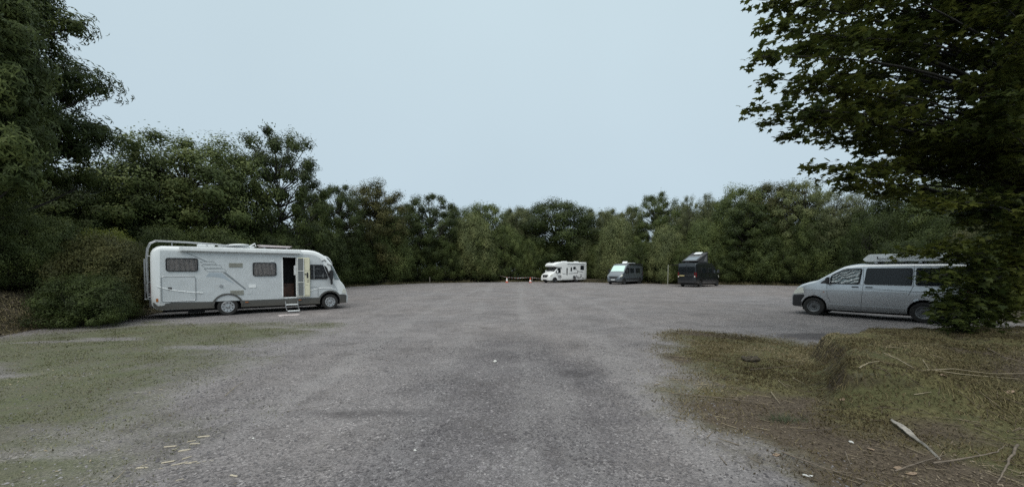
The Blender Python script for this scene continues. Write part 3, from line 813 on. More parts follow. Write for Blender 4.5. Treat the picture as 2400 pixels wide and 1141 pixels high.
# ------------------------------------------------------------------ vehicle tool kit
class B:
    def __init__(self): self.v = []; self.f = []; self.two = None
    def merge(self, other):
        """faces of another builder, to carry the second material"""
        self.two = len(self.f); return self.add(other.v, other.f)
    def build_each(self, name, mat, parent=None, **kw):
        """every loose piece becomes an object of its own"""
        root = list(range(len(self.v)))
        def find(i):
            while root[i] != i: root[i] = root[root[i]]; i = root[i]
            return i
        for f in self.f:
            a = find(f[0])
            for i in f[1:]: root[find(i)] = a
        groups = {}
        for f in self.f: groups.setdefault(find(f[0]), []).append(f)
        out = []
        for fs in groups.values():
            ids = sorted({i for f in fs for i in f}); mp = {i: k for k, i in enumerate(ids)}
            b = B(); b.v = [self.v[i] for i in ids]; b.f = [tuple(mp[i] for i in f) for f in fs]
            out.append(b.build(name, mat, parent, **kw))
        return out
    def add(self, vs, fs):
        o = len(self.v); self.v += [tuple(p) for p in vs]; self.f += [tuple(i + o for i in f) for f in fs]; return self
    def box(self, x0, x1, y0, y1, z0, z1, M=None):
        vs = [(x, y, z) for x in (x0, x1) for y in (y0, y1) for z in (z0, z1)]
        if M is not None: vs = [M @ Vector(p) for p in vs]
        return self.add(vs, [(0, 1, 3, 2), (4, 6, 7, 5), (0, 4, 5, 1), (2, 3, 7, 6), (0, 2, 6, 4), (1, 5, 7, 3)])
    def tube(self, pts, r, sides=6, closed=False):
        P = [Vector(p) for p in pts]; n = len(P); rings = []
        for i in range(n):
            a = P[(i - 1) % n] if (closed or i > 0) else P[i]
            b = P[(i + 1) % n] if (closed or i < n - 1) else P[i]
            t = (b - a).normalized() if (b - a).length > 1e-9 else Vector((1, 0, 0))
            ref = Vector((0, 0, 1)) if abs(t.z) < 0.9 else Vector((0, 1, 0))
            u = t.cross(ref).normalized(); w = t.cross(u)
            rings.append([P[i] + r * (math.cos(k * 2 * math.pi / sides) * u + math.sin(k * 2 * math.pi / sides) * w) for k in range(sides)])
        vs = [p for q in rings for p in q]; fs = []
        for i in range(n if closed else n - 1):
            j = (i + 1) % n
            for k in range(sides):
                l = (k + 1) % sides
                fs.append((i * sides + k, i * sides + l, j * sides + l, j * sides + k))
        if not closed:
            fs.append(tuple(range(sides))[::-1]); fs.append(tuple((n - 1) * sides + k for k in range(sides)))
        return self.add(vs, fs)
    def lathe(self, prof, seg=28, c=(0, 0, 0), axis='Y'):
        """prof: (radius, height along the axis)"""
        vs = []; n = len(prof)
        for k in range(seg):
            a = 2 * math.pi * k / seg
            for r, h in prof:
                p = (r * math.cos(a), h, r * math.sin(a)) if axis == 'Y' else ((r * math.cos(a), r * math.sin(a), h) if axis == 'Z' else (h, r * math.cos(a), r * math.sin(a)))
                vs.append((p[0] + c[0], p[1] + c[1], p[2] + c[2]))
        fs = []
        for k in range(seg):
            l = (k + 1) % seg
            for i in range(n - 1):
                fs.append((k * n + i, k * n + i + 1, l * n + i + 1, l * n + i))
        return self.add(vs, fs)
    def plate(self, poly, fn, thick=0.012, cuts=6):
        """poly (u,v) -> fn(u, v, off); a thin solid plate that follows the surface"""
        bm = bmesh.new()
        f = bm.faces.new([bm.verts.new((u, v, 0)) for u, v in poly])
        bmesh.ops.triangulate(bm, faces=[f])
        us = [p[0] for p in poly]; vs_ = [p[1] for p in poly]
        for lo, hi, no in ((min(us), max(us), (1, 0, 0)), (min(vs_), max(vs_), (0, 1, 0))):
            for k in range(1, cuts):
                t = lo + (hi - lo) * k / cuts
                bmesh.ops.bisect_plane(bm, geom=bm.verts[:] + bm.edges[:] + bm.faces[:], plane_co=(no[0] * t, no[1] * t, 0), plane_no=no, dist=1e-5)
        bm.verts.index_update()
        top = [fn(v.co.x, v.co.y, 0.0) for v in bm.verts]
        bot = [fn(v.co.x, v.co.y, -thick) for v in bm.verts]
        n = len(top)
        fs = [tuple(v.index for v in f.verts) for f in bm.faces]
        fs += [tuple(v.index + n for v in f.verts)[::-1] for f in bm.faces]
        for e in bm.edges:
            if e.is_boundary:
                a, b = e.verts[0].index, e.verts[1].index
                fs.append((a, b, b + n, a + n))
        bm.free()
        return self.add(top + bot, fs)
    def build(self, name, mat, parent=None, bevel=0.0, sharp=32, loc=(0, 0, 0), seg=2):
        bm = bmesh.new()
        vs = [bm.verts.new(p) for p in self.v]
        for k, f in enumerate(self.f):
            try:
                nf = bm.faces.new([vs[i] for i in f])
                if self.two is not None and k >= self.two: nf.material_index = 1
            except ValueError: pass
        bmesh.ops.remove_doubles(bm, verts=bm.verts[:], dist=1e-5)
        bmesh.ops.recalc_face_normals(bm, faces=bm.faces[:])
        if bevel:
            es = [e for e in bm.edges if len(e.link_faces) == 2 and e.calc_face_angle(0) > 0.6]
            bmesh.ops.bevel(bm, geom=es, offset=bevel, segments=seg, affect='EDGES', clamp_overlap=True)
        me = bpy.data.meshes.new(name)
        bm.to_mesh(me); bm.free()
        for m in (mat if isinstance(mat, (list, tuple)) else [mat]): me.materials.append(m)
        me.polygons.foreach_set("use_smooth", np.ones(len(me.polygons), bool))
        me.set_sharp_from_angle(angle=R(sharp))
        return link_mesh(name, me, None, parent, loc)

def rrect(u0, v0, u1, v1, r, n=5):
    out = []
    for cx, cy, a0 in ((u1 - r, v1 - r, 0), (u0 + r, v1 - r, 90), (u0 + r, v0 + r, 180), (u1 - r, v0 + r, 270)):
        for k in range(n): a = R(a0 + 90 * k / (n - 1)); out.append((cx + r * math.cos(a), cy + r * math.sin(a)))
    return out

def rpoly(pts, r, n=4):
    out = []; m = len(pts)
    for i in range(m):
        p = Vector(pts[i]); a = Vector(pts[i - 1]); b = Vector(pts[(i + 1) % m])
        da = (a - p); db = (b - p)
        rr = min(r, da.length * 0.45, db.length * 0.45)
        s = p + da.normalized() * rr; e = p + db.normalized() * rr
        for k in range(n + 1):
            t = k / n; q = (1 - t) ** 2 * s + 2 * t * (1 - t) * p + t * t * e
            out.append((q.x, q.y))
    return out

class Shell:
    """a vehicle body lofted along x: stations (x, bottom z, top z, half width, top corner radius, roof bulge)"""
    def __init__(self, st, belt, tum, tuck=0.025, wide=0.9):
        self.tuck = tuck; self.wide = wide
        self.st = np.array(st, float); self.belt = belt; self.tum = tum
    def at(self, x):
        s = self.st
        return [np.interp(x, s[:, 0], s[:, k]) for k in range(1, 6)]
    def yy(self, x, z):
        zb, zt, hw, rt, cr = self.at(x)
        y = hw - self.tum * max(0, z - self.belt) ** 1.25
        y -= self.tuck * max(0, (self.wide - z) / 0.65) ** 1.6
        zc = zt - rt
        if z > zc:
            y0 = hw - self.tum * max(0, zc - self.belt) ** 1.25
            y = y0 - rt + math.sqrt(max(0, rt * rt - min(rt, z - zc) ** 2))
        return y
    def tz(self, x, y):
        zb, zt, hw, rt, cr = self.at(x)
        y0 = hw - self.tum * max(0, zt - rt - self.belt) ** 1.25 - rt
        a = abs(y)
        if a <= y0: return zt + cr * (1 - (a / y0) ** 2)
        return zt - rt + math.sqrt(max(0, rt * rt - min(rt, a - y0) ** 2))
    def side(self, sgn, off=0.006):
        return lambda u, v, o: (u, sgn * (self.yy(u, v) + off + o), v)
    def top(self, off=0.006):
        def fn(u, v, o):
            e = 0.01
            dz = (self.tz(u + e, v) - self.tz(u - e, v)) / (2 * e)
            n = Vector((-dz, 0, 1)).normalized() * (off + o)
            return (u + n.x, v, self.tz(u, v) + n.z)
        return fn
    def ring(self, x):
        zb, zt, hw, rt, cr = self.at(x)
        pts = [(0, zb), (hw - 0.10, zb), (self.yy(x, zb + 0.05) - 0.015, zb + 0.012), (self.yy(x, zb + 0.05), zb + 0.05)]
        zc = zt - rt
        for k in range(1, 9): z = zb + 0.05 + (zc - zb - 0.05) * k / 8; pts.append((self.yy(x, z), z))
        y0 = self.yy(x, zc) - rt
        for k in range(1, 5): a = R(90 * k / 4); pts.append((y0 + rt * math.cos(a), zc + rt * math.sin(a)))
        for k in range(1, 5): y = y0 * (1 - k / 4); pts.append((y, zt + cr * (1 - (y / y0) ** 2)))
        return pts
    def body(self, extra=()):
        xs = sorted(set(list(self.st[:, 0]) + list(extra)))
        b = B(); rings = []
        for x in xs:
            h = self.ring(x)
            rings.append([(x, -y, z) for y, z in h] + [(x, y, z) for y, z in h[-2:0:-1]])
        n = len(rings[0]); vs = [p for r in rings for p in r]; fs = []
        for i in range(len(xs) - 1):
            for k in range(n):
                l = (k + 1) % n
                fs.append((i * n + k, i * n + l, (i + 1) * n + l, (i + 1) * n + k))
        fs.append(tuple(range(n))); fs.append(tuple((len(xs) - 1) * n + k for k in range(n))[::-1])
        b.add(vs, fs); return b
    def line(self, pts, sgn, off=0.0, step=0.12):
        out = []
        for i in range(len(pts) - 1):
            (a, b), (c, d) = pts[i], pts[i + 1]
            n = max(1, int(math.hypot(c - a, d - b) / step))
            for k in range(n): t = k / n; u, v = a + (c - a) * t, b + (d - b) * t; out.append((u, sgn * (self.yy(u, v) + off), v))
        u, v = pts[-1]; out.append((u, sgn * (self.yy(u, v) + off), v)); return out

DARK = simple("under_dark", (0.012, 0.012, 0.013), 0.9)
RUBBER = simple("tyre_rubber", (0.022, 0.021, 0.020), 0.85, bump=0.3, bscale=80, spread=0.3)
BLACK = simple("black_plastic", (0.025, 0.025, 0.027), 0.6, bump=0.05)
BLACKGLOSS = simple("black_gloss", (0.02, 0.02, 0.022), 0.2)
CHROME = simple("bright_metal", (0.6, 0.61, 0.62), 0.25, 1.0)
ALU = simple("aluminium", (0.42, 0.43, 0.44), 0.4, 0.7)
WHITE = paint("white_paint", (0.80, 0.82, 0.82), 0.35, 0, 0.4, 0.5)
WHITEP = simple("white_plastic", (0.78, 0.80, 0.80), 0.45, spread=0.05)
GLASS = glass_mat("window_glass", (0.018, 0.022, 0.025), 0.25)
GLASS_CLEAR = glass_mat("clear_glass", (0.02, 0.022, 0.024), 0.62)
GLASS_OPEN = glass_mat("thin_glass", (0.02, 0.022, 0.024), 0.85)
SCREEN = simple("screen_glass_sheen", (0.20, 0.24, 0.25), 0.08, coat=1.0, spread=0.4, scale=3)  # windscreen wrap: sky reflection put into a paler base colour
CABIN = simple("cabin_dark", (0.018, 0.017, 0.017), 0.8, spread=0.4, scale=3)
LAMP_CLEAR = simple("lamp_clear", (0.72, 0.72, 0.64), 0.12, 0.0, coat=1.0, spread=0.15, scale=14)
LAMP_RED = simple("lamp_red", (0.13, 0.012, 0.014), 0.15, coat=1.0)
LAMP_AMBER = simple("lamp_amber", (0.45, 0.14, 0.03), 0.2, coat=1.0)

def cut(o, cutters):
    """carve holes out of a body with solid cutters, keeping the cutter's own material on the walls"""
    for c in cutters:
        c.parent = o.parent
        m = o.modifiers.new("cut", 'BOOLEAN'); m.operation = 'DIFFERENCE'; m.solver = 'EXACT'; m.object = c
        m.material_mode = 'TRANSFER'
    dg = bpy.context.evaluated_depsgraph_get(); dg.update()
    me = bpy.data.meshes.new_from_object(o.evaluated_get(dg))
    o.modifiers.clear(); old = o.data; o.data = me; me.name = old.name; bpy.data.meshes.remove(old)
    for c in cutters: bpy.data.objects.remove(c)
    me.set_sharp_from_angle(angle=R(32))

def arches(xs, z, r, hw, depth=0.34):
    out = []
    for x in xs:
        for s in (-1, 1):
            b = B().lathe([(0.001, -depth / 2 - 0.1), (r, -depth / 2 - 0.1), (r, depth / 2 + 0.1), (0.001, depth / 2 + 0.1)], 32, (x, s * (hw - depth / 2 + 0.1), z))
            out.append(b.build("cutter", DARK))
    return out

_wheels = {}
def wheel_set(root, axles, y, rad, style, width=0.21):
    key = (rad, style)
    for x in axles:
        for s in (-1, 1):
            if key not in _wheels:
                h = width / 2
                t = B().lathe([(rad * .58, -h * .8), (rad * .66, -h), (rad * .9, -h), (rad * .985, -h * .78), (rad, -h * .4), (rad, h * .4), (rad * .985, h * .78), (rad * .9, h), (rad * .66, h), (rad * .58, h * .8), (rad * .58, -h * .8)], 36)
                w = t.build("wheel", RUBBER, root, loc=(x, s * y, rad))
                r = B()
                if style == 'cap':      # silver plastic trim with round holes
                    r.lathe([(0.001, h * .98), (rad * .12, h * .98), (rad * .2, h * .86), (rad * .38, h * .92), (rad * .5, h * .98), (rad * .62, h * 1.0), (rad * .67, h * .9), (rad * .62, h * .5)], 36)
                    d = B()
                    for k in range(9):
                        a = 2 * math.pi * k / 9
                        d.lathe([(0.001, h * 1.0), (rad * .062, h * 1.0), (rad * .062, h * .8)], 10, (rad * .47 * math.cos(a), 0.004, rad * .47 * math.sin(a)))
                    for k in range(5):
                        a = 2 * math.pi * k / 5
                        d.lathe([(0.001, h * 1.0), (rad * .035, h * 1.0), (rad * .035, h * .8)], 8, (rad * .17 * math.cos(a), 0.004, rad * .17 * math.sin(a)))
                    r.merge(d).build("rim", [ALU, DARK], w)
                elif style == 'steel':  # plain pressed steel wheel
                    r.lathe([(rad * .20, h * .72), (rad * .27, h * .80), (rad * .34, h * .55), (rad * .46, h * .60), (rad * .54, h * .85), (rad * .60, h * .98), (rad * .63, h * .9)], 36)
                    B().lathe([(0.001, h * .82), (rad * .15, h * .82), (rad * .2, h * .72), (rad * .2, h * .5)], 24).build("hub_cap", BLACK, w)
                    d = B()
                    for k in range(14):
                        a = 2 * math.pi * k / 14
                        d.lathe([(0.001, h * .74), (rad * .032, h * .74), (rad * .032, h * .5)], 8, (rad * .485 * math.cos(a), 0.0, rad * .485 * math.sin(a)))
                    r.merge(d).build("rim", [STEELRIM, DARK], w)
                else:
                    r.lathe([(0.001, h * .9), (rad * .14, h * .9), (rad * .2, h * .6), (rad * .52, h * .7), (rad * .62, h * .95), (rad * .6, h * .5)], 24)
                    r.build("rim", ALU if style == 'alu' else DARKRIM, w)
                _wheels[key] = (w.data, [(c.name.split('.')[0], c.data) for c in w.children])
                w.rotation_euler.z = 0 if s > 0 else math.pi
            else:
                me, ch = _wheels[key]
                w = link_mesh("wheel", me, None, root, (x, s * y, rad)); w.rotation_euler.z = 0 if s > 0 else math.pi
                for n, cm in ch: link_mesh(n, cm, None, w)
STEELRIM = simple("steel_rim", (0.15, 0.155, 0.16), 0.5, 0.4, spread=0.25, scale=12)
DARKRIM = simple("dark_rim", (0.06, 0.06, 0.065), 0.4, 0.6)

def mirror(sh, root, x, z, mat, w=0.17, h=0.30, reach=0.2):
    for s in (-1, 1):
        y = sh.yy(x, z - 0.1)
        b = B().box(x - 0.06, x + 0.07, s * (y + reach - w / 2), s * (y + reach + w / 2), z - h / 2, z + h / 2)
        m = b.build("mirror", mat, root, bevel=0.035)
        B().tube([(x + 0.02, s * (y - 0.02), z - h * 0.3), (x, s * (y + reach), z - h * 0.25)], 0.022).build("mirror_arm", BLACK, m)
        B().box(x - 0.068, x - 0.0605, s * (y + reach - w / 2 + .02), s * (y + reach + w / 2 - .02), z - h / 2 + .03, z + h / 2 - .03).build("mirror_glass", CHROME, m)

def window(sh, root, poly, sgn, frame=BLACK, curtain=None, off=0.004, fr=0.016, glass=GLASS, label=None, name="window"):
    w = B().plate(poly, sh.side(sgn, off), 0.012).build(name, CABIN, root)
    if curtain is not None:
        cx = sum(p[0] for p in poly) / len(poly); cy = sum(p[1] for p in poly) / len(poly)
        q = [(cx + (u - cx) * 0.94, cy + (v - cy) * 0.93) for u, v in poly]
        f0 = sh.side(sgn, off + 0.018)
        def fn(u, v, o):
            return f0(u, v, o + 0.016 * math.sin(u * 42 + 1.5 * math.sin(v * 5 + u * 3)) + 0.003 * math.sin(u * 21))
        B().plate(q, fn, 0.006, cuts=38).build("curtain", curtain, w)
    B().plate(poly, sh.side(sgn, off + 0.044), 0.006).build("pane", glass, w)
    pts = sh.line(list(poly) + [poly[0]], sgn, off + 0.028)[:-1]
    B().tube(pts, fr, 6, True).build("frame", frame, w)
    if label: w["label"] = label
    return w

def seam(sh, pts, sgn, r=0.007):
    return B().tube(sh.line(pts, sgn, -r * 0.35), r, 5)

# ------------------------------------------------------------------ 1. the long silver-sided motorhome
def hammered(name, col):
    m = simple(name, col, 0.5, 0.25, spread=0.05, scale=4, bump=0.35, bscale=70)
    return m

def long_motorhome():
    SIL = hammered("hammered_silver", (0.57, 0.595, 0.605))
    SKIRT = paint("skirt_grey", (0.080, 0.080, 0.075), 0.55, 0, 0.1, 0.8, 0.6)
    BEIGE = simple("vent_beige", (0.27, 0.27, 0.235), 0.6)
    CREAM = simple("cream_lining", (0.70, 0.67, 0.50), 0.55)
    NET = simple("grey_netting", (0.16, 0.17, 0.17), 0.8, bump=0.4, bscale=150, spread=0.25, scale=40)
    CURT = simple("net_curtain", (0.72, 0.66, 0.63), 0.9, spread=0.25, scale=9)
    DECAL = simple("decal_grey", (0.20, 0.22, 0.23), 0.5)
    DECAL2 = simple("decal_blue_grey", (0.36, 0.41, 0.45), 0.5)
    WOODI = simple("cabinet_brown", (0.085, 0.035, 0.02), 0.5, spread=0.4, scale=5)
    hx, hy = 0.7763, 0.6303
    rx, ry = -11.03, 14.885
    cx, cy = rx - hy * 1.12, ry + hx * 1.12
    root = empty("motorhome", (cx, cy, gz1(cx + 1.5, cy + 1)), math.atan2(hy, hx))
    tag(root, "long white motorhome with silver side panels, its habitation door standing open", "motorhome")
    st = [(-2.19, .60, 2.22, 1.00, .10, .02), (-2.17, .50, 2.40, 1.05, .14, .03), (-2.12, .40, 2.50, 1.09, .16, .04), (-2.02, .33, 2.58, 1.115, .15, .05), (-1.90, .31, 2.61, 1.12, .13, .05),
          (0, .30, 2.62, 1.12, .10, .06), (2.9, .30, 2.62, 1.12, .10, .06), (3.1, .30, 2.595, 1.12, .12, .06), (3.28, .30, 2.53, 1.12, .14, .06), (3.45, .29, 2.43, 1.12, .16, .06), (3.60, .28, 2.30, 1.11, .17, .06),
          (3.74, .28, 2.12, 1.105, .14, .06), (3.80, .27, 2.02, 1.10, .10, .06), (3.97, .26, 1.66, 1.08, .09, .06), (4.14, .25, 1.30, 1.06, .08, .05), (4.22, .24, 1.22, 1.03, .10, .04), (4.33, .24, 1.10, .99, .12, .03),
          (4.42, .24, .92, .94, .12, .02), (4.47, .24, .76, .90, .10, .02), (4.53, .26, .58, .84, .08, .01)]
    sh = Shell(st, 1.3, 0.012)
    body = sh.body(extra=[-1.5, -1, -.5, .5, 1, 1.5, 2, 2.5]).build("body", WHITE, root)
    cutters = arches((0, 3.70), 0.36, 0.43, 1.12)
    cutters.append(B().box(1.86, 2.36, -1.4, -0.30, 0.60, 2.30).build("cutter", CABIN))
    cut(body, cutters)
    for s in (-1, 1):
        sp = B()
        rear = [(-1.93, .56), (1.845, .56), (1.845, 2.45), (-1.80, 2.45)]
        sp.plate(rpoly([(-1.95, .56), (1.845, .56), (1.845, 2.45), (-1.92, 2.45)], 0.02) if s < 0 else rear, sh.side(s, 0.004), 0.014, cuts=4)
        sp.plate([(1.846, 2.33), (2.372, 2.33), (2.372, 2.45), (1.846, 2.45)], sh.side(s, 0.004), 0.014, cuts=2)
        if s > 0: sp.plate([(1.846, .56), (2.372, .56), (2.372, 2.329), (1.846, 2.329)], sh.side(s, 0.004), 0.014, cuts=2)
        sp.plate(rpoly([(2.373, .56), (3.22, .56), (3.3, .68), (3.45, .80), (3.7, .86), (3.95, .80), (4.06, .70), (4.00, .95), (3.86, 1.18), (3.62, 1.62), (3.44, 2.05), (3.32, 2.28), (3.12, 2.40), (2.9, 2.45), (2.373, 2.45)], 0.05), sh.side(s, 0.004), 0.014, cuts=6)
        sp.build_each("side_panel", SIL, root)
        sk = B()
        sk.plate([(-2.00, .345), (-.42, .31), (-.42, .53), (-.36, .555), (-2.13, .60), (-2.12, .46)], sh.side(s, 0.010), 0.02, cuts=3)
        sk.plate([(.42, .30), (3.27, .28), (3.27, .52), (3.22, .555), (.36, .555), (.42, .52)], sh.side(s, 0.010), 0.02, cuts=3)
        sk.plate([(4.12, .25), (4.44, .26), (4.46, .60), (4.30, .66), (4.06, .66), (4.12, .5)], sh.side(s, 0.010), 0.02, cuts=3)
        for ax in (0, 3.70):
            arc = []
            for k in range(13): a = R(4 + 172 * k / 12); arc.append((ax + .435 * math.cos(a), .36 + .435 * math.sin(a)))
            for k in range(12, -1, -1): a = R(4 + 172 * k / 12); arc.append((ax + .505 * math.cos(a), .36 + .50 * math.sin(a)))
            for k in range(12):
                q = [arc[k], arc[k + 1], arc[24 - k], arc[25 - k]]
                sk.plate(q, sh.side(s, 0.026), 0.04, cuts=1)
        sk.build_each("skirt", SKIRT, root)
    # bumpers
    B().box(-2.235, -2.10, -1.03, 1.03, .40, .72).build("rear_bumper", SKIRT, root, bevel=0.05)
    fb = B(); fb.plate([(y, z) for y, z in rrect(-.86, .27, .86, .66, .08)], lambda u, v, o: (4.56 - 0.10 * (u / .9) ** 2 + o - 0.03 * max(0, .4 - v), u, v), 0.08, cuts=8)
    fb.build("front_bumper", SKIRT, root)
    # wheels, chassis
    wheel_set(root, (0, 3.70), 1.0, 0.335, 'cap')
    B().box(-1.9, 4.2, -.75, .75, .20, .36).box(-1.2, -.7, -.8, .8, .14, .3).build_each("chassis", DARK, root)
    # windscreen and cab windows
    scr = B().plate([(3.815, -.93), (3.815, .93), (4.125, .90), (4.125, -.90)], sh.top(0.010), 0.012, cuts=10).build("windscreen", GLASS, root)
    B().tube([(sh.top(.012)(u, v, 0)) for u, v in [(3.80, y) for y in np.linspace(-.95, .95, 11)] + [(4.14, y) for y in np.linspace(.92, -.92, 11)]], 0.018, 6, True).build("seal", BLACK, scr)
    for s in (-1, 1):
        window(sh, root, rpoly([(2.90, 1.37), (2.90, 1.99), (3.40, 1.99), (3.60, 1.44), (3.56, 1.37)], .03), s, glass=GLASS_CLEAR, fr=0.013, name="cab_window")
        B().tube(sh.line([(3.04, 1.38), (3.04, 1.98)], s, 0.04), 0.014).build("window_bar", ALU, root)
        pil = B().plate([(3.65, 1.42), (3.735, 1.42), (3.59, 1.85), (3.52, 1.95), (3.46, 1.95)], sh.side(s, 0.012), .012, cuts=3); pil.build("quarter_light", CABIN, root)
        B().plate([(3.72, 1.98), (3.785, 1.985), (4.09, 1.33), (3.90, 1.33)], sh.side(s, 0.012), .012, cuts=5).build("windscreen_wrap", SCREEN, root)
    # hanging coach mirrors
    for s in (-1, 1):
        y = s * (sh.yy(3.7, 1.8) + .10)
        m = B().box(3.66, 3.80, y - .09, y + .09, 1.34, 1.76).build("mirror", BLACKGLOSS, root, bevel=.03)
        B().box(3.70, 3.78, y - .05, y + .05, 1.12, 1.36).build("mirror_foot", BLACKGLOSS, m, bevel=.02)
        B().tube([(3.60, s * sh.yy(3.6, 2.0), 2.03), (3.72, y, 1.98), (3.73, y, 1.74)], .022).build("mirror_arm", BLACK, m)
    # roof edge: sun visor cap above the screen
    vb = B()
    vb.plate([(3.50, -.86), (3.50, .86), (3.78, .80), (3.78, -.80)], lambda u, v, o: (u + .10, v, sh.tz(u, v) + .045 - 0.06 * ((u - 3.64) / .14) ** 2 + o), 0.06, cuts=8)
    vb.build("roof_cap", WHITEP, root)
    # side windows with curtains
    for s in (-1, 1):
        window(sh, root, rrect(-1.76, 1.72, -.89, 2.18, .06), s, curtain=CURT, glass=GLASS_CLEAR)
        window(sh, root, rrect(.83, 1.53, 1.62, 2.05, .06), s, curtain=CURT, glass=GLASS_CLEAR)
    # awning case along the habitation side
    aw = B().box(-1.39, 2.53, -1.255, -1.115, 2.44, 2.60).build("awning_case", WHITEP, root, bevel=.03)
    B().box(-1.40, -1.30, -1.262, -1.12, 2.435, 2.605).box(2.46, 2.535, -1.262, -1.12, 2.435, 2.605).build_each("end_cap", WHITEP, aw, bevel=.02)
    # garage flap with raised rim
    gp = rrect(-1.90, .62, -.96, 1.52, .07)
    gd = B().plate(gp, sh.side(-1, .010), .01, cuts=2).build("garage_flap", SIL, root)
    B().tube(sh.line(gp + [gp[0]], -1, .014)[:-1], .013, 6, True).build_each("rim_strip", ALU, gd)
    B().plate(rrect(-1.73, 1.03, -1.62, 1.13, .01), sh.side(-1, .016), .01, cuts=1).build("lock_plate", BLACK, gd)
    # graphics
    d = B()
    for p in ([(-1.23, 2.40), (-1.19, 2.40), (-.60, 2.075), (-.64, 2.06)], [(-.15, 1.67), (-.05, 1.67), (.60, 1.0), (.55, .98)]):
        d.plate(p, sh.side(-1, .008), .008, cuts=3)
    for (a, b_, c, z0, z1) in ((-.82, -.41, -.33, 1.98, 2.07), (-.78, -.22, -.16, 1.84, 1.94), (-.70, -.10, -.03, 1.70, 1.80)):
        d.tube(sh.line([(a, z1), (b_, z1), (c, z0), (a + .1, z0), (a, z1)], -1, .006), .007, 4)
    d.build_each("side_stripe", DECAL, root)
    B().plate([(-.66, 1.50), (-.55, 1.66), (-.17, 1.65), (.26, 1.18), (.14, 1.27), (-.12, 1.43), (-.40, 1.50)], sh.side(-1, .007), .008, cuts=3).build_each("side_graphic", DECAL2, root)
    B().tube(sh.line([(-2.0, 1.16), (-1.85, 1.10), (-1.55, 1.01), (-1.1, .93), (-.75, .90)], -1, .012), .018, 4).tube(sh.line([(2.9, .86), (3.1, .93), (3.4, .97), (3.7, .96), (3.95, .88)], -1, .008), .016, 4).build_each("swoosh", WHITEP, root)
    # vents, hatches
    for (a, z0, b_, z1) in ((.05, 1.86, .49, 2.03), (.08, .78, .51, .96)):
        v = B().plate(rrect(a, z0, b_, z1, .015), sh.side(-1, .016), .014, cuts=1)
        for k in range(5): zz = z0 + .025 + (z1 - z0 - .05) * k / 4; v.tube(sh.line([(a + .03, zz), (b_ - .03, zz)], -1, .018), .006, 4)
        v.build("fridge_vent", BEIGE, root)
    B().plate(rrect(.68, 1.05, .92, 1.18, .02), sh.side(-1, .02), .02, cuts=1).build("flue_cover", WHITEP, root)
    B().plate(rrect(.60, .80, .80, .98, .03), sh.side(-1, .009), .01, cuts=1).build("service_hatch", SIL, root)
    B().lathe([(.001, 0), (.05, 0), (.06, .03), (.05, .05)], 16, (-.20, -1.16, 1.15)).build("water_filler", ALU, root)
    B().tube(sh.line([(3.2, .58), (3.2, 1.0), (2.88, 1.02)], -1, .008), .009, 5).build("locker_seam", DECAL, root)
    B().plate(rrect(1.42, 2.10, 1.55, 2.14, .01), sh.side(-1, .03), .03, cuts=1).build("awning_light", WHITEP, root)
    # doorway and its open door folded flat against the side
    fr = [(1.85, .60), (1.85, 2.31), (2.365, 2.31), (2.365, .60)]
    B().tube(sh.line(fr + [fr[0]], -1, .010)[:-1], .022, 6, True).build("door_frame", WHITEP, root)
    ins = B().box(1.87, 2.34, -.62, -.34, .62, 1.18).box(1.87, 2.0, -.85, -.40, .62, 1.05).build_each("inner_cabinet", WOODI, root)
    B().box(2.30, 2.345, -1.08, -.9, 1.55, 1.95).build("grab_handle", WHITEP, root)
    dr = B().box(2.392, 2.875, -1.205, -1.155, .62, 2.29).build("habitation_door", CREAM, root, bevel=.018)
    dr["label"] = "open door showing its cream inside and grey netting"
    nt = B()
    for z0, z1 in ((.66, 1.22), (1.26, 1.70), (1.74, 2.25)): nt.box(2.41, 2.62, -1.222, -1.2035, z0, z1)
    nt.build_each("net_pocket", NET, dr, bevel=.006)
    B().tube([(2.40, -1.226, .64), (2.40, -1.226, 2.27), (2.63, -1.226, 2.27), (2.63, -1.226, .64)], .012, 6, True).tube([(2.40, -1.226, 1.24), (2.63, -1.226, 1.24)], .011).tube([(2.40, -1.226, 1.72), (2.63, -1.226, 1.72)], .011).build("net_frame", WHITEP, dr)
    B().box(2.74, 2.80, -1.235, -1.2035, 1.42, 1.66).box(2.655, 2.73, -1.222, -1.2035, 1.56, 1.60).build_each("handle", BLACK, dr, bevel=.012)
    B().box(2.67, 2.86, -1.215, -1.2035, .68, 1.36).box(2.67, 2.86, -1.215, -1.2035, 1.74, 2.24).build_each("door_moulding", CREAM, dr, bevel=.008)
    B().box(2.74, 2.84, -1.2165, -1.2135, 1.30, 1.33).box(2.74, 2.82, -1.2165, -1.2135, 1.24, 1.26).box(2.70, 2.80, -1.2165, -1.2135, 1.12, 1.13).build_each("door_sticker", DARK, dr)
    # folding step
    stp = B().box(1.93, 2.36, -1.42, -1.18, .30, .335).box(1.96, 2.40, -1.62, -1.40, .05, .085).build_each("door_step", WHITEP, root, bevel=.008)[0]
    rl = B()
    for x in (1.93, 2.38): rl.tube([(x, -1.12, .46), (x, -1.26, .40), (x, -1.30, .20), (x + .01, -1.58, .07)], .016)
    rl.build_each("step_rail", ALU, stp)
    # rear ladder carried up over the roof
    ld = B()
    for y in (-.95, -.55):
        ld.tube([(-2.27, y, .72), (-2.29, y, 2.2), (-2.27, y, 2.50), (-2.20, y, 2.70), (-2.05, y, 2.80), (-1.2, y, 2.79), (-.3, y, 2.75), (.1, y, 2.70)], .021, 8)
    for z in (.95, 1.25, 1.55, 1.85, 2.15, 2.42): ld.tube([(-2.28, -.95, z), (-2.28, -.55, z)], .016)
    for z in (.8, 2.25): ld.tube([(-2.28, -.95, z), (-2.15, -.95, z)], .014); ld.tube([(-2.28, -.55, z), (-2.15, -.55, z)], .014)
    for x in (-1.6, -.6, .05): ld.tube([(x, -.95, 2.76), (x, -.95, 2.63)], .014)
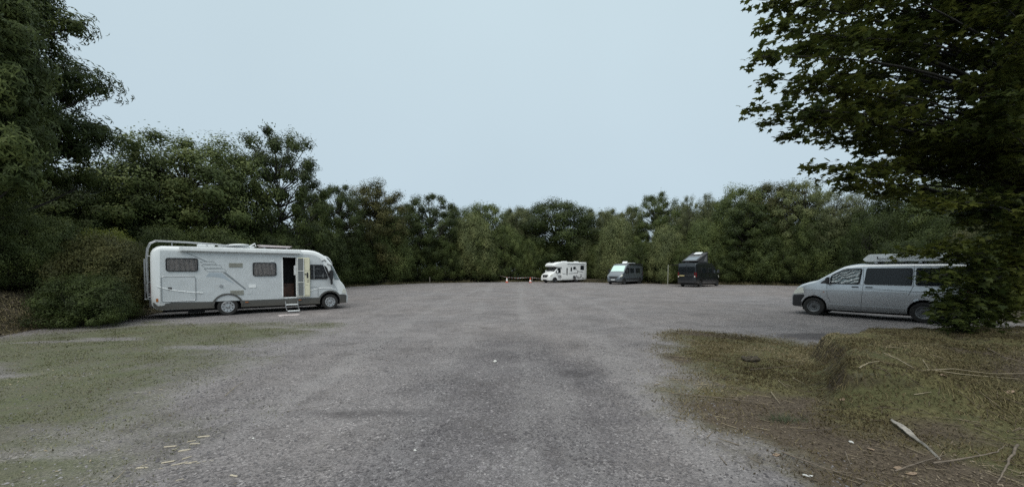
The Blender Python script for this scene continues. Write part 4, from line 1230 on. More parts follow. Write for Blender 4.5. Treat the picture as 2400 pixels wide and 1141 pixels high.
    ld.build("roof_ladder", ALU, root)
    bk = B()
    bk.tube([(-2.18, -.9, .86), (-2.30, -.9, .95), (-2.30, -.9, 1.25), (-2.18, -.9, 1.36)], .018).tube([(-2.2, .9, .7), (-2.35, .9, .72), (-2.37, .9, 1.4), (-2.2, .9, 1.5)], .018).tube([(-2.35, -.9, .72), (-2.35, .9, .72)], .018).tube([(-2.2, -.9, .7), (-2.35, -.9, .72)], .018)
    bk.tube([(-2.35, -.8, .74), (-2.35, -.8, 2.15)], .024, 8)
    bk.build_each("bike_rack", ALU, root)
    # roof furniture
    sd = B().plate([(0.42 * math.cos(a) + .35, .42 * math.sin(a) * 1.1 - .35) for a in np.linspace(0, 2 * math.pi, 24, endpoint=False)], lambda u, v, o: (u, v, 2.80 + .14 * (u - .0) * .5 - .25 * ((u - .35) ** 2 + (v + .35) ** 2) + o), .03, cuts=5)
    sd.build("satellite_dish", WHITEP, root)
    B().box(-.25, .95, -.55, -.15, 2.67, 2.74).tube([(.75, -.4, 2.72), (.98, -.4, 2.86), (1.0, -.4, 2.74)], .03).build_each("dish_mount", WHITEP, root, bevel=.02)
    B().box(-.9, -.35, -.3, .3, 2.66, 2.78).build_each("roof_vent", WHITEP, root, bevel=.03)
    rv = B()
    rv.add([(1.05, -.75, 2.80), (2.30, -.75, 2.78), (2.18, -.78, 2.71), (1.18, -.78, 2.71), (1.05, -.15, 2.82), (2.30, -.15, 2.80), (2.18, -.12, 2.71), (1.18, -.12, 2.71)], [(0, 1, 2, 3), (4, 7, 6, 5), (0, 4, 5, 1), (3, 2, 6, 7), (0, 3, 7, 4), (1, 5, 6, 2)])
    rh = rv.build("roof_hatch", simple("hatch_dusty_pink", (0.42, 0.37, 0.37), 0.5), root, bevel=.012)
    B().box(1.25, 1.31, -.7, -.2, 2.66, 2.72).box(2.05, 2.11, -.7, -.2, 2.66, 2.72).build_each("hatch_foot", ALU, rh)
    # lamps
    for s in (-1, 1):
        B().plate(rpoly([(4.22, .74), (4.43, .66), (4.40, .86), (4.28, .92)], .03), sh.side(s, .012), .02, cuts=3).build("headlight", LAMP_CLEAR, root)
        B().plate(rrect(-2.05, .62, -1.99, .74, .01), sh.side(s, .012), .012, cuts=1).build("side_lamp", LAMP_AMBER, root)
        for x in (.60, 2.48): B().box(x - .05, x + .05, s * 1.125, s * 1.155, .47, .50).build("side_marker", LAMP_AMBER, root)
        B().box(-2.20, -2.17, s * .98, s * .82, .80, 1.30).build_each("tail_light", LAMP_RED, root, bevel=.01)
    B().tube(sh.line([(3.36, 2.14), (3.48, 2.22), (3.55, 2.14)], -1, .02), .014).build("top_marker", BLACK, root)
    return root

# ------------------------------------------------------------------ 2. silver van behind the maple sprays
def silver_van():
    SILV = paint("silver_metallic", (0.56, 0.58, 0.60), 0.34, 0.7, 0.5, 0.75, 0.62)
    FOIL = None
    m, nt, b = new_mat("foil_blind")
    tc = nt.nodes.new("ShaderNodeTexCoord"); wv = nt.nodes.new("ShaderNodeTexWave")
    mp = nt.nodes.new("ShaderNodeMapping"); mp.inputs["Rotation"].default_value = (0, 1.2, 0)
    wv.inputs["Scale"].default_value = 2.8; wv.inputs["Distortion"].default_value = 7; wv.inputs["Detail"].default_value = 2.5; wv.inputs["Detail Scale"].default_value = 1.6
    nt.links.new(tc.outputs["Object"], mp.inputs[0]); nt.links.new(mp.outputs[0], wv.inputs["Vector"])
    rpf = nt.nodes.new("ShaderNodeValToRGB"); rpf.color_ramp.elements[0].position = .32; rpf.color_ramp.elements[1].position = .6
    rpf.color_ramp.elements[0].color = (.42, .52, .54, 1); rpf.color_ramp.elements[1].color = (.88, .93, .93, 1)  # crinkle glints and reflected sky put into the foil's colour
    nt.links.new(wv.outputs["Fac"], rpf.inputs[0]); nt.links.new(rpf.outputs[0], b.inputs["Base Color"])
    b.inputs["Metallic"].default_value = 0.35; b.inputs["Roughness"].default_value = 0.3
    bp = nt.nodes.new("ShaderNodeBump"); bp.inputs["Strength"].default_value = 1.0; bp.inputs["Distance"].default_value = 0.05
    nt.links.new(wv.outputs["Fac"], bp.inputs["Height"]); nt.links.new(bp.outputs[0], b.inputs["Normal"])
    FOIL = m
    BLIND = simple("grey_blind", (0.10, 0.115, 0.115), 0.8, spread=0.3, scale=5)
    hx, hy = -0.6182, 0.7860
    rx, ry = 13.647, 12.69
    cx, cy = rx + hy * 0.93, ry - hx * 0.93         # centreline lies to the right of the visible left side
    root = empty("camper_van", (cx, cy, 0), math.atan2(hy, hx))
    root.location.z = gz1(cx - .9, cy + 1.2)
    tag(root, "silver van with a white box on its roof, partly hidden by maple branches", "van")
    st = [(-1.03, .48, 1.10, .80, .06, .01), (-1.02, .40, 1.40, .86, .07, .02), (-.97, .34, 1.84, .92, .12, .04), (-.88, .31, 1.92, .945, .12, .05), (-.5, .29, 1.955, .955, .12, .05), (.5, .27, 1.965, .96, .12, .055), (1.4, .26, 1.96, .96, .12, .055),
          (1.75, .26, 1.945, .96, .12, .055), (2.0, .26, 1.905, .96, .11, .05), (2.12, .26, 1.865, .96, .10, .05), (2.3, .26, 1.755, .96, .09, .05), (2.6, .27, 1.545, .955, .08, .05), (2.84, .28, 1.375, .95, .07, .05),
          (2.96, .28, 1.325, .945, .08, .05), (3.15, .28, 1.275, .935, .09, .05), (3.35, .29, 1.20, .915, .10, .045), (3.48, .30, 1.12, .88, .10, .04), (3.58, .30, 1.00, .84, .09, .03), (3.66, .31, .86, .80, .06, .02), (3.72, .33, .74, .76, .05, .02), (3.75, .36, .64, .72, .04, .01)]
    sh = Shell(st, 1.02, 0.185, 0.075, 1.0)
    body = sh.body(extra=[-.2, .2, .8, 1.1]).build("body", SILV, root)
    cut(body, arches((0, 2.96), 0.37, 0.405, .96))
    wheel_set(root, (0, 2.96), .84, 0.34, 'steel')
    B().box(-.9, 3.4, -.6, .6, .18, .32).build_each("chassis", DARK, root)
    for s in (-1, 1):
        for ax in (0, 2.96):
            fl = B()
            for k in range(14):
                a0, a1 = R(-4 + 188 * k / 14), R(-4 + 188 * (k + 1) / 14)
                q = [(ax + .40 * math.cos(a0), .37 + .40 * math.sin(a0)), (ax + .455 * math.cos(a0), .37 + .455 * math.sin(a0)), (ax + .455 * math.cos(a1), .37 + .455 * math.sin(a1)), (ax + .40 * math.cos(a1), .37 + .40 * math.sin(a1))]
                fl.plate(q, sh.side(s, .016), .03, cuts=1)
            fl.build("wheel_arch", SILV, root)
        # swage lines pressed into the side
        B().plate([(.42, .945), (2.50, .985), (3.30, .985), (3.30, 1.02), (2.5, 1.03), (.42, 1.00)], sh.side(s, .020), .024, cuts=5).build("upper_moulding", SILV, root)
        B().plate([(.40, .41), (2.50, .435), (2.50, .465), (.40, .445)], sh.side(s, .028), .03, cuts=3).build("lower_moulding", SILV, root)
        B().tube(sh.line([(-.85, 1.215), (.5, 1.225), (1.5, 1.235), (2.5, 1.24)], s, .002), .012, 5).build("belt_line", SILV, root)
        fw = window(sh, root, rpoly([(1.63, 1.245), (1.57, 1.815), (2.0, 1.80), (2.13, 1.75), (2.42, 1.56), (2.52, 1.25)], .05), s, glass=GLASS_OPEN, fr=.011)
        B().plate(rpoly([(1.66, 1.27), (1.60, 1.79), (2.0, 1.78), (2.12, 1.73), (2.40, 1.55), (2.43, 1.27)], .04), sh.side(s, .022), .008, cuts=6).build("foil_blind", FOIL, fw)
        B().plate([(2.44, 1.25), (2.50, 1.50), (2.74, 1.30), (2.76, 1.25)], sh.side(s, .010), .012, cuts=2).build("quarter_light", BLACK, root)
        sw = window(sh, root, rpoly([(.30, 1.245), (.30, 1.82), (1.44, 1.82), (1.49, 1.25)], .05), s, glass=GLASS, fr=.011)
        B().plate([(.98, 1.44), (.98, 1.76), (1.36, 1.76), (1.38, 1.44)], sh.side(s, .022), .008, cuts=3).plate([(.52, 1.36), (.52, 1.76), (.95, 1.76), (.95, 1.36)], sh.side(s, .022), .008, cuts=3).build_each("blind", BLIND, sw)
        sl = B()
        for z in (1.50, 1.60, 1.70): sl.tube(sh.line([(.54, z), (.93, z)], s, .03), .008, 4)
        sl.tube(sh.line([(.965, 1.26), (.965, 1.80)], s, .035), .012, 4)
        sl.build("window_slide", BLACK, sw)
        window(sh, root, rpoly([(-.82, 1.25), (-.78, 1.80), (.20, 1.82), (.20, 1.25)], .05), s, glass=GLASS, fr=.011)
        sm = seam(sh, [(1.54, 1.90), (1.52, 1.25), (1.58, .30)], s)
        for pts in ([(.26, 1.9), (.26, 1.2), (.37, .9)], [(2.56, 1.24), (2.55, .8), (2.45, .55)], [(1.58, .32), (2.46, .34)], [(.42, .33), (1.58, .32)], [(-.75, .98), (1.5, 1.09)] if s > 0 else [(-.7, .9), (-.6, .9)]):
            b2 = seam(sh, pts, s); sm.add(b2.v, b2.f)
        sm.build("door_seam", DARK, root)
        for x in (1.74, 1.36): B().box(x - .10, x + .10, s * (sh.yy(x, 1.14) + .045), s * (sh.yy(x, 1.14) - .01), 1.125, 1.16).build_each("door_handle", BLACK, root, bevel=.012)
        # lamps wrap round the front corner
        B().plate(rpoly([(3.28, .86), (3.66, .80), (3.60, .96), (3.42, 1.10), (3.30, 1.06)], .04), sh.side(s, .012), .02, cuts=4).build("headlight", LAMP_CLEAR, root)
        B().plate(rrect(-.99, 1.0, -.90, 1.5, .02), sh.side(s, .012), .012, cuts=2).build_each("tail_light", LAMP_RED, root)
        B().box(2.62, 2.68, s * (sh.yy(2.65, .93) - .005), s * (sh.yy(2.65, .93) + .01), .92, .94).build("side_repeater", LAMP_AMBER, root)
        B().plate([(-.95, .33), (-.43, .31), (-.43, .62), (-1.0, .62)], sh.side(s, .016), .02, cuts=2).build("rear_bumper_end", BLACK, root)
        B().plate([(3.40, .31), (3.38, .55), (3.27, .76), (3.30, .80), (3.66, .76), (3.70, .40), (3.66, .33)], sh.side(s, .022), .03, cuts=4).build("bumper_corner", BLACK, root)
    fb = B(); fb.plate(rrect(-.78, .33, .78, .76, .08), lambda u, v, o: (3.80 - .12 * (u / .8) ** 2 + o, u, v), .10, cuts=8)
    fb.build("front_bumper", BLACK, root)
    B().plate(rrect(-.80, .40, .80, .66, .06), lambda u, v, o: (-1.06 + .05 * (u / .8) ** 2 - o, u, v), .08, cuts=6).build("rear_bumper", BLACK, root)
    B().plate([(2.16, -.72), (2.16, .72), (2.80, .80), (2.80, -.80)], sh.top(.008), .012, cuts=8).build("windscreen", GLASS, root)
    B().plate([(3.60, -.5), (3.60, .5), (3.68, .5), (3.68, -.5)], sh.top(.010), .012, cuts=4).build("grille", BLACK, root)
    B().tube([(2.86, -.1, 1.40), (2.80, .5, 1.44)], .012).tube([(2.87, .6, 1.38), (2.88, -.6, 1.40)], .014).build_each("wiper", BLACK, root)
    mirror(sh, root, 2.50, 1.36, BLACK, .20, .26, .16)
    # white roof box on its bars
    bx = B().add([(1.62, -.55, 2.15), (1.54, -.55, 2.06), (-.85, -.55, 2.06), (-.95, -.55, 2.18), (-.90, -.50, 2.33), (1.46, -.50, 2.33),
                  (1.62, .55, 2.15), (1.54, .55, 2.06), (-.85, .55, 2.06), (-.95, .55, 2.18), (-.90, .50, 2.33), (1.46, .50, 2.33)],
                 [(0, 1, 2, 3, 4, 5), (11, 10, 9, 8, 7, 6), (0, 6, 7, 1), (1, 7, 8, 2), (2, 8, 9, 3), (3, 9, 10, 4), (4, 10, 11, 5), (5, 11, 6, 0)])
    rb = bx.build("roof_box", WHITEP, root, bevel=.02)
    B().box(-.85, 1.20, .553, .60, 2.17, 2.215).box(-.85, 1.20, -.60, -.553, 2.17, 2.215).build_each("side_rail", WHITEP, rb, bevel=.008)
    B().box(1.20, 1.225, .553, .605, 2.15, 2.24).box(-.2, .35, .505, .54, 2.30, 2.345).build_each("latch", BLACK, rb)
    B().box(1.2, 1.28, -.62, .62, 2.00, 2.055).box(.1, .18, -.62, .62, 2.0, 2.055).box(-.6, -.52, -.62, .62, 2.0, 2.055).build_each("roof_bar", ALU, root)
    return root

# ------------------------------------------------------------------ high-roof panel vans of the far row
def panel_van(mat, side_windows, wind=GLASS, trims=BLACK):
    root = empty("camper_van")
    st = [(-1.03, .50, 1.6, .90, .08, .01), (-1.01, .42, 2.25, .94, .12, .02), (-.93, .36, 2.46, .99, .14, .03), (-.6, .34, 2.50, 1.015, .14, .04), (0, .33, 2.52, 1.02, .14, .04), (2.7, .32, 2.52, 1.02, .14, .04), (3.0, .32, 2.49, 1.02, .14, .04), (3.2, .32, 2.42, 1.015, .14, .05), (3.38, .32, 2.28, 1.01, .12, .05),
          (3.6, .31, 2.06, 1.0, .10, .05), (4.05, .31, 1.52, .99, .08, .05), (4.2, .31, 1.42, .98, .10, .05), (4.55, .31, 1.24, .95, .14, .04), (4.75, .31, 1.08, .90, .13, .03), (4.88, .32, .88, .84, .10, .02), (4.95, .34, .66, .78, .07, .01)]
    sh = Shell(st, 1.2, 0.065)
    body = sh.body(extra=[.7, 1.4, 2.1]).build("body", mat, root)
    cut(body, arches((0, 4.035), .37, .42, 1.02))
    wheel_set(root, (0, 4.035), .90, .345, 'dark')
    B().box(-.9, 4.6, -.7, .7, .2, .36).build_each("chassis", DARK, root)
    B().plate([(3.42, -.80), (3.42, .80), (4.02, .86), (4.02, -.86)], sh.top(.010), .012, cuts=8).build("windscreen", wind, root)
    for s in (-1, 1):
        window(sh, root, rpoly([(2.86, 1.42), (2.86, 2.02), (3.42, 2.02), (3.86, 1.55), (3.86, 1.42)], .06), s, fr=.012, name="cab_window")
        for p in side_windows: window(sh, root, rrect(*p, .07), s, fr=.014)
        sm = seam(sh, [(2.80, 2.30), (2.80, .40)], s, .009)
        for q in ([(3.6, 1.4), (3.58, .7)], [(1.45, 2.25), (1.45, .40)], [(1.45, .48), (3.5, .48)]): b2 = seam(sh, q, s, .009); sm.add(b2.v, b2.f)
        sm.build("door_seam", DARK, root)
        B().plate([(.45, .60), (3.55, .60), (3.55, .74), (.45, .74)], sh.side(s, .02), .022, cuts=2).build("rub_strip", trims, root)
        B().box(3.0, 3.2, s * (sh.yy(3, 1.2) + .04), s * (sh.yy(3, 1.2) - .01), 1.20, 1.24).build_each("door_handle", BLACK, root, bevel=.01)
        B().plate(rpoly([(4.40, .98), (4.80, .90), (4.74, 1.04), (4.55, 1.20), (4.36, 1.22)], .05), sh.side(s, .014), .02, cuts=4).build("headlight", LAMP_CLEAR, root)
        B().plate(rrect(-.985, 1.02, -.90, 1.52, .02), sh.side(s, .010), .012, cuts=2).box(-1.05, -1.005, s * .80, s * .915, 1.0, 1.52).build_each("tail_light", LAMP_RED, root)
        B().box(-1.06, -1.04, s * .80, s * .90, 1.02, 1.16).build("reversing_light", LAMP_CLEAR, root)
    nosef = lambda u, v, o: (4.99 - .17 * (abs(u) / .86) ** 2.2 - .32 * max(0, v - .70) ** 1.3 + o, u, v)
    B().plate(rpoly([(-.84, .32), (.84, .32), (.86, .70), (-.86, .70)], .08), nosef, .12, cuts=8).build("front_bumper", mat, root)
    B().plate(rpoly([(-.50, .74), (.50, .74), (.62, .98), (-.62, .98)], .05), nosef, .12, cuts=6).build("grille", BLACK, root)
    B().plate(rpoly([(-.74, .34), (.74, .34), (.60, .46), (-.60, .46)], .03), lambda u, v, o: tuple(np.add(nosef(u, v, o), (.012, 0, 0))), .06, cuts=6).build("lower_grille", BLACK, root)
    B().plate(rrect(-.26, .52, .26, .63, .005), lambda u, v, o: (5.01 + o, u, v), .012, cuts=1).build("number_plate", WHITEP, root)
    B().box(-1.10, -.98, -.88, .88, .42, .62).build("rear_bumper", trims, root, bevel=.03)
    for s in (-1, 1):
        B().plate(rrect(*(sorted((s * .06, s * .84))[0], 1.50, sorted((s * .06, s * .84))[1], 2.10), .06), lambda u, v, o: (-1.045 + .03 * max(0, v - 1.7) - o, u, v), .03, cuts=3).build("rear_window", GLASS, root)
    B().box(-1.045, -1.02, -.006, .006, .62, 2.3).box(-1.045, -1.02, -.8, .8, 1.38, 1.40).build_each("rear_door_seam", DARK, root)
    mirror(sh, root, 3.72, 1.62, BLACK, .24, .40, .24)
    return root, sh

def grey_camper():
    G = paint("slate_grey", (0.13, 0.15, 0.17), 0.3, 0.35, 0.7, 0.5)
    MINT = simple("screen_cover_mint", (0.60, 0.82, 0.74), 0.35, spread=0.1, scale=2, coat=0.6)
    root, sh = panel_van(G, [(1.68, 1.42, 2.62, 1.98), (.05, 1.42, 1.15, 1.98)], MINT)
    BL = simple("light_blind", (0.36, 0.37, 0.37), 0.8)
    for w in [c for c in root.children if c.name.startswith("window")]:
        s = 1 if w.data.vertices[0].co.y > 0 else -1
        x0 = min(v.co.x for v in w.data.vertices)
        B().plate(rrect(x0 + .30, 1.50, x0 + .75, 1.92, .04), sh.side(s, .032), .008, cuts=2).build_each("blind", BL, w)
    for s in (-1, 1):
        B().box(-.6, 2.75, s * .90, s * 1.06, 2.40, 2.54).build("roof_awning" if s > 0 else "gutter_rail", BLACK, root, bevel=.03)
    B().add([(2.60, .1, 2.56), (3.0, .1, 2.56), (2.75, .1, 2.82), (2.60, .7, 2.56), (3.0, .7, 2.56), (2.75, .7, 2.82)], [(0, 1, 2), (5, 4, 3), (0, 3, 4, 1), (1, 4, 5, 2), (2, 5, 3, 0)]).build_each("roof_vent", WHITEP, root, bevel=.01)
    B().box(.2, 1.7, -.3, .5, 2.60, 2.66).box(.3, .5, -.2, .3, 2.53, 2.62).box(1.3, 1.5, -.2, .3, 2.53, 2.62).build_each("roof_panel", WHITEP, root, bevel=.02)
    a = R(0); hd = Vector((-.70, -.714))
    x, y = 15.7, 50.0
    root.location = (x, y, gz1(x, y)); root.rotation_euler.z = math.atan2(hd.y, hd.x)
    tag(root, "slate grey camper van with a pale green cover behind its windscreen", "camper van", "vehicles parked along the far edge")
    return root

def black_camper():
    K = paint("black_metallic", (0.020, 0.023, 0.027), 0.25, 0.3, 0.9, 0.35)
    root, sh = panel_van(K, [(1.68, 1.42, 2.62, 1.98), (.05, 1.42, 1.15, 1.98)])
    YEL = simple("yellow_plate", (0.50, 0.42, 0.20), 0.5)
    SOL = simple("solar_cells", (0.10, 0.12, 0.14), 0.2, coat=0.8)
    CAN = simple("tent_canvas", (0.05, 0.053, 0.057), 0.9, bump=0.3, bscale=8)
    B().box(-1.075, -1.048, .22, .76, 1.12, 1.23).build("number_plate", YEL, root)
    B().box(-1.075, -1.048, -.82, .15, 1.19, 1.215).build("rear_trim", CHROME, root)
    B().box(-1.04, -1.02, -.45, -.1, 2.25, 2.29).build("badge", CHROME, root)
    # raised roof hinged at the rear
    hinge = Vector((-.45, 0, 2.60)); ang = R(21); Lr = 2.75
    ux = Vector((math.cos(ang), 0, math.sin(ang))); uz = Vector((-math.sin(ang), 0, math.cos(ang)))
    Mx = Matrix(((ux.x, 0, uz.x, hinge.x), (0, 1, 0, 0), (ux.z, 0, uz.z, hinge.z), (0, 0, 0, 1)))
    pr = B().box(0, Lr, -.84, .84, 0, .10, Mx).build("raised_roof", BLACK, root, bevel=.04)
    B().box(.25, 1.25, -.62, .62, .10, .125, Mx).build("solar_panel", SOL, pr)
    B().box(1.4, 1.5, -.7, .7, .10, .13, Mx).box(.18, .22, -.7, .7, .10, .13, Mx).build_each("panel_edge", ALU, pr)
    B().box(2.0, 2.55, -.35, .4, .10, .20, Mx).build_each("roof_vent", WHITEP, pr, bevel=.02)
    e = hinge + ux * (Lr - .12)
    cv = B()
    for s in (-1, 1):
        y = s * .78
        cv.add([(hinge.x + .2, y, 2.56), (e.x + .12, y, 2.56), (e.x, y, e.z), (hinge.x + .2, y * .98, 2.56 + .05), (e.x + .12, y * .98, 2.56), (e.x, y * .98, e.z)], [(0, 1, 2), (5, 4, 3), (0, 3, 4, 1), (1, 4, 5, 2), (2, 5, 3, 0)])
    cv.add([(e.x + .12, -.78, 2.54), (e.x + .12, .78, 2.54), (e.x, .78, e.z), (e.x, -.78, e.z), (e.x + .09, -.78, 2.54), (e.x + .09, .78, 2.54), (e.x - .03, .78, e.z), (e.x - .03, -.78, e.z)], [(0, 1, 2, 3), (7, 6, 5, 4), (0, 4, 5, 1), (1, 5, 6, 2), (2, 6, 7, 3), (3, 7, 4, 0)])
    cv.build("tent_wall", CAN, pr)
    wn = B()
    for s in (-1, 1): wn.add([(1.15, s * .795, 2.68), (1.80, s * .795, 2.68), (1.78, s * .795, 3.30), (1.55, s * .795, 3.15), (1.15, s * .785, 2.68), (1.80, s * .785, 2.68), (1.78, s * .785, 3.30), (1.55, s * .785, 3.15)], [(0, 1, 2, 3), (7, 6, 5, 4), (0, 4, 5, 1), (1, 5, 6, 2), (2, 6, 7, 3), (3, 7, 4, 0)])
    wn.build_each("tent_window", simple("tent_window", (0.16, 0.165, 0.17), 0.7), pr)
    B().box(-.1, .1, .2, .6, 2.55, 2.68).build("roof_lamp", WHITEP, root, bevel=.03)
    # awning rolled out on the far side, resting on one thin leg
    aw = B().box(-.6, 2.6, 1.0, 1.12, 2.38, 2.50).build("awning_case", BLACKGLOSS, root, bevel=.03)
    B().add([(-.5, 1.1, 2.40), (2.5, 1.1, 2.40), (2.5, 2.3, 2.30), (-.5, 2.3, 2.30), (-.5, 1.1, 2.385), (2.5, 1.1, 2.385), (2.5, 2.3, 2.285), (-.5, 2.3, 2.285)], [(0, 1, 2, 3), (7, 6, 5, 4), (0, 4, 5, 1), (1, 5, 6, 2), (2, 6, 7, 3), (3, 7, 4, 0)]).build("canopy", BLACK, aw)
    B().tube([(-.45, 2.36, 0.0), (-.5, 2.28, 2.34)], .035, 8).build("leg", simple("pole_pale", (0.34, 0.34, 0.29), 0.6), aw)
    x, y = 18.15, 39.9
    hd = Vector((math.sin(R(50)), math.cos(R(50))))
    root.location = (x + hd.x * 1.0, y + hd.y * 1.0, gz1(x, y)); root.rotation_euler.z = math.atan2(hd.y, hd.x)
    tag(root, "black camper van seen from behind with its roof tent raised", "camper van", "vehicles parked along the far edge")
    return root

def white_coachbuilt():
    Wp = paint("bright_white", (0.84, 0.85, 0.84), 0.35, 0, 0.5, 0.3)
    GR = simple("graphic_dark", (0.05, 0.05, 0.055), 0.5)
    root = empty("motorhome")
    cab = [(2.55, .32, 2.14, 1.0, .08, .02), (3.15, .32, 2.14, 1.0, .10, .03), (3.35, .31, 2.10, 1.0, .10, .04), (4.02, .31, 1.50, .98, .08, .05), (4.18, .31, 1.38, .97, .10, .05), (4.5, .31, 1.25, .95, .12, .04), (4.72, .31, 1.10, .90, .12, .03), (4.86, .32, .90, .85, .10, .02), (4.93, .34, .66, .78, .07, .01)]
    sc_ = Shell(cab, 1.2, .09)
    c = sc_.body().build("cab", Wp, root); cut(c, arches((3.95,), .36, .41, 1.0))
    bx = [(-1.95, .42, 2.78, 1.12, .08, .02), (-1.90, .38, 2.86, 1.15, .10, .02), (0, .36, 2.87, 1.16, .08, .03), (2.75, .36, 2.87, 1.16, .08, .03), (2.80, .40, 2.865, 1.155, .08, .03)]
    sb = Shell(bx, 1.2, .0)
    b = sb.body(extra=[-1, .9, 1.8]).build("body", Wp, root); cut(b, arches((0,), .36, .42, 1.16))
    lu = [(2.80, 2.10, 2.865, 1.15, .10, .03), (3.1, 2.11, 2.85, 1.14, .14, .04), (3.5, 2.14, 2.78, 1.11, .18, .05), (3.85, 2.18, 2.66, 1.04, .18, .05), (4.05, 2.23, 2.52, .95, .12, .04), (4.13, 2.28, 2.42, .88, .05, .02)]
    sl = Shell(lu, 3.0, .0)
    lo = sl.body().build("overcab_pod", Wp, root)
    B().plate([(3.25, -.55), (3.25, .55), (3.85, .45), (3.85, -.45)], sl.top(.012), .012, cuts=6).build("skylight", GLASS, lo)
    wheel_set(root, (0, 3.95), .92, .34, 'dark')
    B().box(-1.7, 4.6, -.7, .7, .2, .38).build_each("chassis", DARK, root)
    B().plate([(3.42, -.80), (3.42, .80), (3.99, .86), (3.99, -.86)], sc_.top(.010), .012, cuts=8).build("windscreen", GLASS, root)
    nosef = lambda u, v, o: (4.97 - .17 * (abs(u) / .86) ** 2.2 - .30 * max(0, v - .75) ** 1.3 + o, u, v)
    B().plate(rpoly([(-.84, .46), (.84, .46), (.88, .74), (-.88, .74)], .06), nosef, .12, cuts=8).build("front_bumper", Wp, root)
    B().plate(rpoly([(-.80, .30), (.80, .30), (.82, .455), (-.82, .455)], .05), nosef, .12, cuts=6).build("lower_grille", BLACK, root)
    g = B().plate(rpoly([(-.42, .76), (.42, .76), (.60, 1.0), (.50, 1.10), (-.50, 1.10), (-.60, 1.0)], .05), nosef, .10, cuts=6).build("grille", BLACK, root)
    B().plate([(.10 * math.cos(t), .93 + .04 * math.sin(t)) for t in np.linspace(0, 6.28, 14, endpoint=False)], lambda u, v, o: tuple(np.add(nosef(u, v, o), (.014, 0, 0))), .012, cuts=1).build("badge", ALU, g)
    for s in (-1, 1):
        B().plate(rpoly([(4.42, .90), (4.80, .86), (4.72, 1.04), (4.50, 1.20), (4.38, 1.20)], .05), sc_.side(s, .014), .02, cuts=4).build("headlight", LAMP_CLEAR, root)
        B().plate([(u * s, v) for u, v in ((.60, .56), (.84, .56), (.84, .66), (.62, .66))], lambda u, v, o: tuple(np.add(nosef(u, v, o), (.012, 0, 0))), .012, cuts=2).build("fog_lamp", BLACK, root)
        window(sc_, root, rpoly([(2.95, 1.36), (2.95, 1.98), (3.40, 1.98), (3.82, 1.50), (3.82, 1.36)], .05), s, fr=.012, name="cab_window")
        sm = seam(sc_, [(2.9, 2.08), (2.9, .42)], s, .009); b2 = seam(sc_, [(3.5, 1.34), (3.5, .7)], s, .009); sm.add(b2.v, b2.f); sm.build("door_seam", DARK, root)
        for p in ((-1.35, 1.80, -.70, 2.38), (.28, 1.86, .72, 2.18), (1.0, 1.60, 1.22, 2.12)): window(sb, root, rrect(*p, .05), s, fr=.014)
        B().plate(rrect(1.78, 1.05, 2.00, 2.05, .03), sb.side(s, .010), .012, cuts=1).build("door_window", GLASS, root)
        B().plate(rrect(.35, .62, .72, .94, .02), sb.side(s, .010), .012, cuts=1).build("gas_vent", GR, root)
        dl = B()
        dl.plate([(-1.2, 1.42), (-.2, 1.52), (-.1, 1.58), (-.2, 1.60), (-1.2, 1.50)], sb.side(s, .008), .009, cuts=1)
        dl.plate([(-.2, 1.30), (1.6, 1.22), (1.6, 1.27), (-.2, 1.37)], sb.side(s, .008), .009, cuts=1)
        dl.plate([(-.15, 1.38), (-.25, 1.36), (.2, 2.14), (.24, 2.14)], sb.side(s, .009), .009, cuts=1)
        dl.plate([(2.1, 1.20), (2.7, 1.22), (2.7, 1.27), (2.1, 1.25)], sb.side(s, .008), .009, cuts=1)
        for (a, z0, b_, z1) in ((-1.1, 1.08, -.6, 1.16), (-1.0, .86, -.7, 1.0), (-.95, .72, -.6, .80), (-1.35, .58, -1.05, .66)): dl.plate([(a, z0), (b_, z0), (b_ - .05, z1), (a + .06, z1)], sb.side(s, .008), .009, cuts=1)
        dl.build_each("side_graphic", GR, root)
        cg = B()
        for z in (.66, .80, .94): cg.plate([(2.75, z), (3.40, z), (3.35, z + .08), (2.75, z + .08)], sc_.side(s, .014), .012, cuts=1)
        cg.build_each("cab_graphic", GR, root)
        B().plate(rrect(.05, .70, .22, 1.08, .05), sb.side(s, .008), .009, cuts=1).build("service_hatch", simple("hatch_grey", (.3, .3, .32), .5), root)
        B().box(-1.98, -1.93, s * .95, s * 1.08, .8, 1.3).build_each("tail_light", LAMP_RED, root, bevel=.01)
    B().box(-1.5, 1.9, 1.16, 1.26, 2.62, 2.72).build("awning_case", WHITEP, root, bevel=.03)
    B().box(-1.2, -.7, -.3, .3, 2.88, 3.0).box(1.1, 1.7, -.35, .35, 2.88, 3.0).build_each("roof_vent", WHITEP, root, bevel=.03)
    mirror(sc_, root, 3.70, 1.55, WHITEP, .22, .36, .24)
    x, y = 6.75, 53.3
    hd = Vector((-.82, -.57))
    root.location = (x + .9 * .74 + 3.2 * .35, y + 2.1, gz1(x, y)); root.rotation_euler.z = math.atan2(hd.y, hd.x)
    tag(root, "bright white motorhome with a pod over its cab and dark side graphics", "motorhome", "vehicles parked along the far edge")
    return root

long_motorhome(); silver_van(); grey_camper(); black_camper(); white_coachbuilt()

# ------------------------------------------------------------------ small things
def doormat():
    b = B(); n = 8
    x0, y0 = (689 - 1200) / 900 * 15.2, 15.2
    def fn(u, v, o):
        return (u, v, gz1(u, v) + 0.012 + 0.006 * math.sin(u * 9 + v * 5) + o)
    m = simple("mat_patterned", (0.42, 0.37, 0.36), 0.95, spread=0.5, scale=14, bump=0.3)
    cx, cy = -8.72, 14.98
    hx, hy = 0.7763, 0.6303
    pts = [(cx + hx * a - hy * c, cy + hy * a + hx * c) for a, c in ((-.36, -.24), (.36, -.2), (.38, .2), (-.34, .24))]
    o = b.plate(rpoly(pts, .04), fn, 0.012, cuts=6).build("doormat", m)
    tag(o, "pale patterned doormat on the gravel below the motorhome's step", "doormat")
doormat()

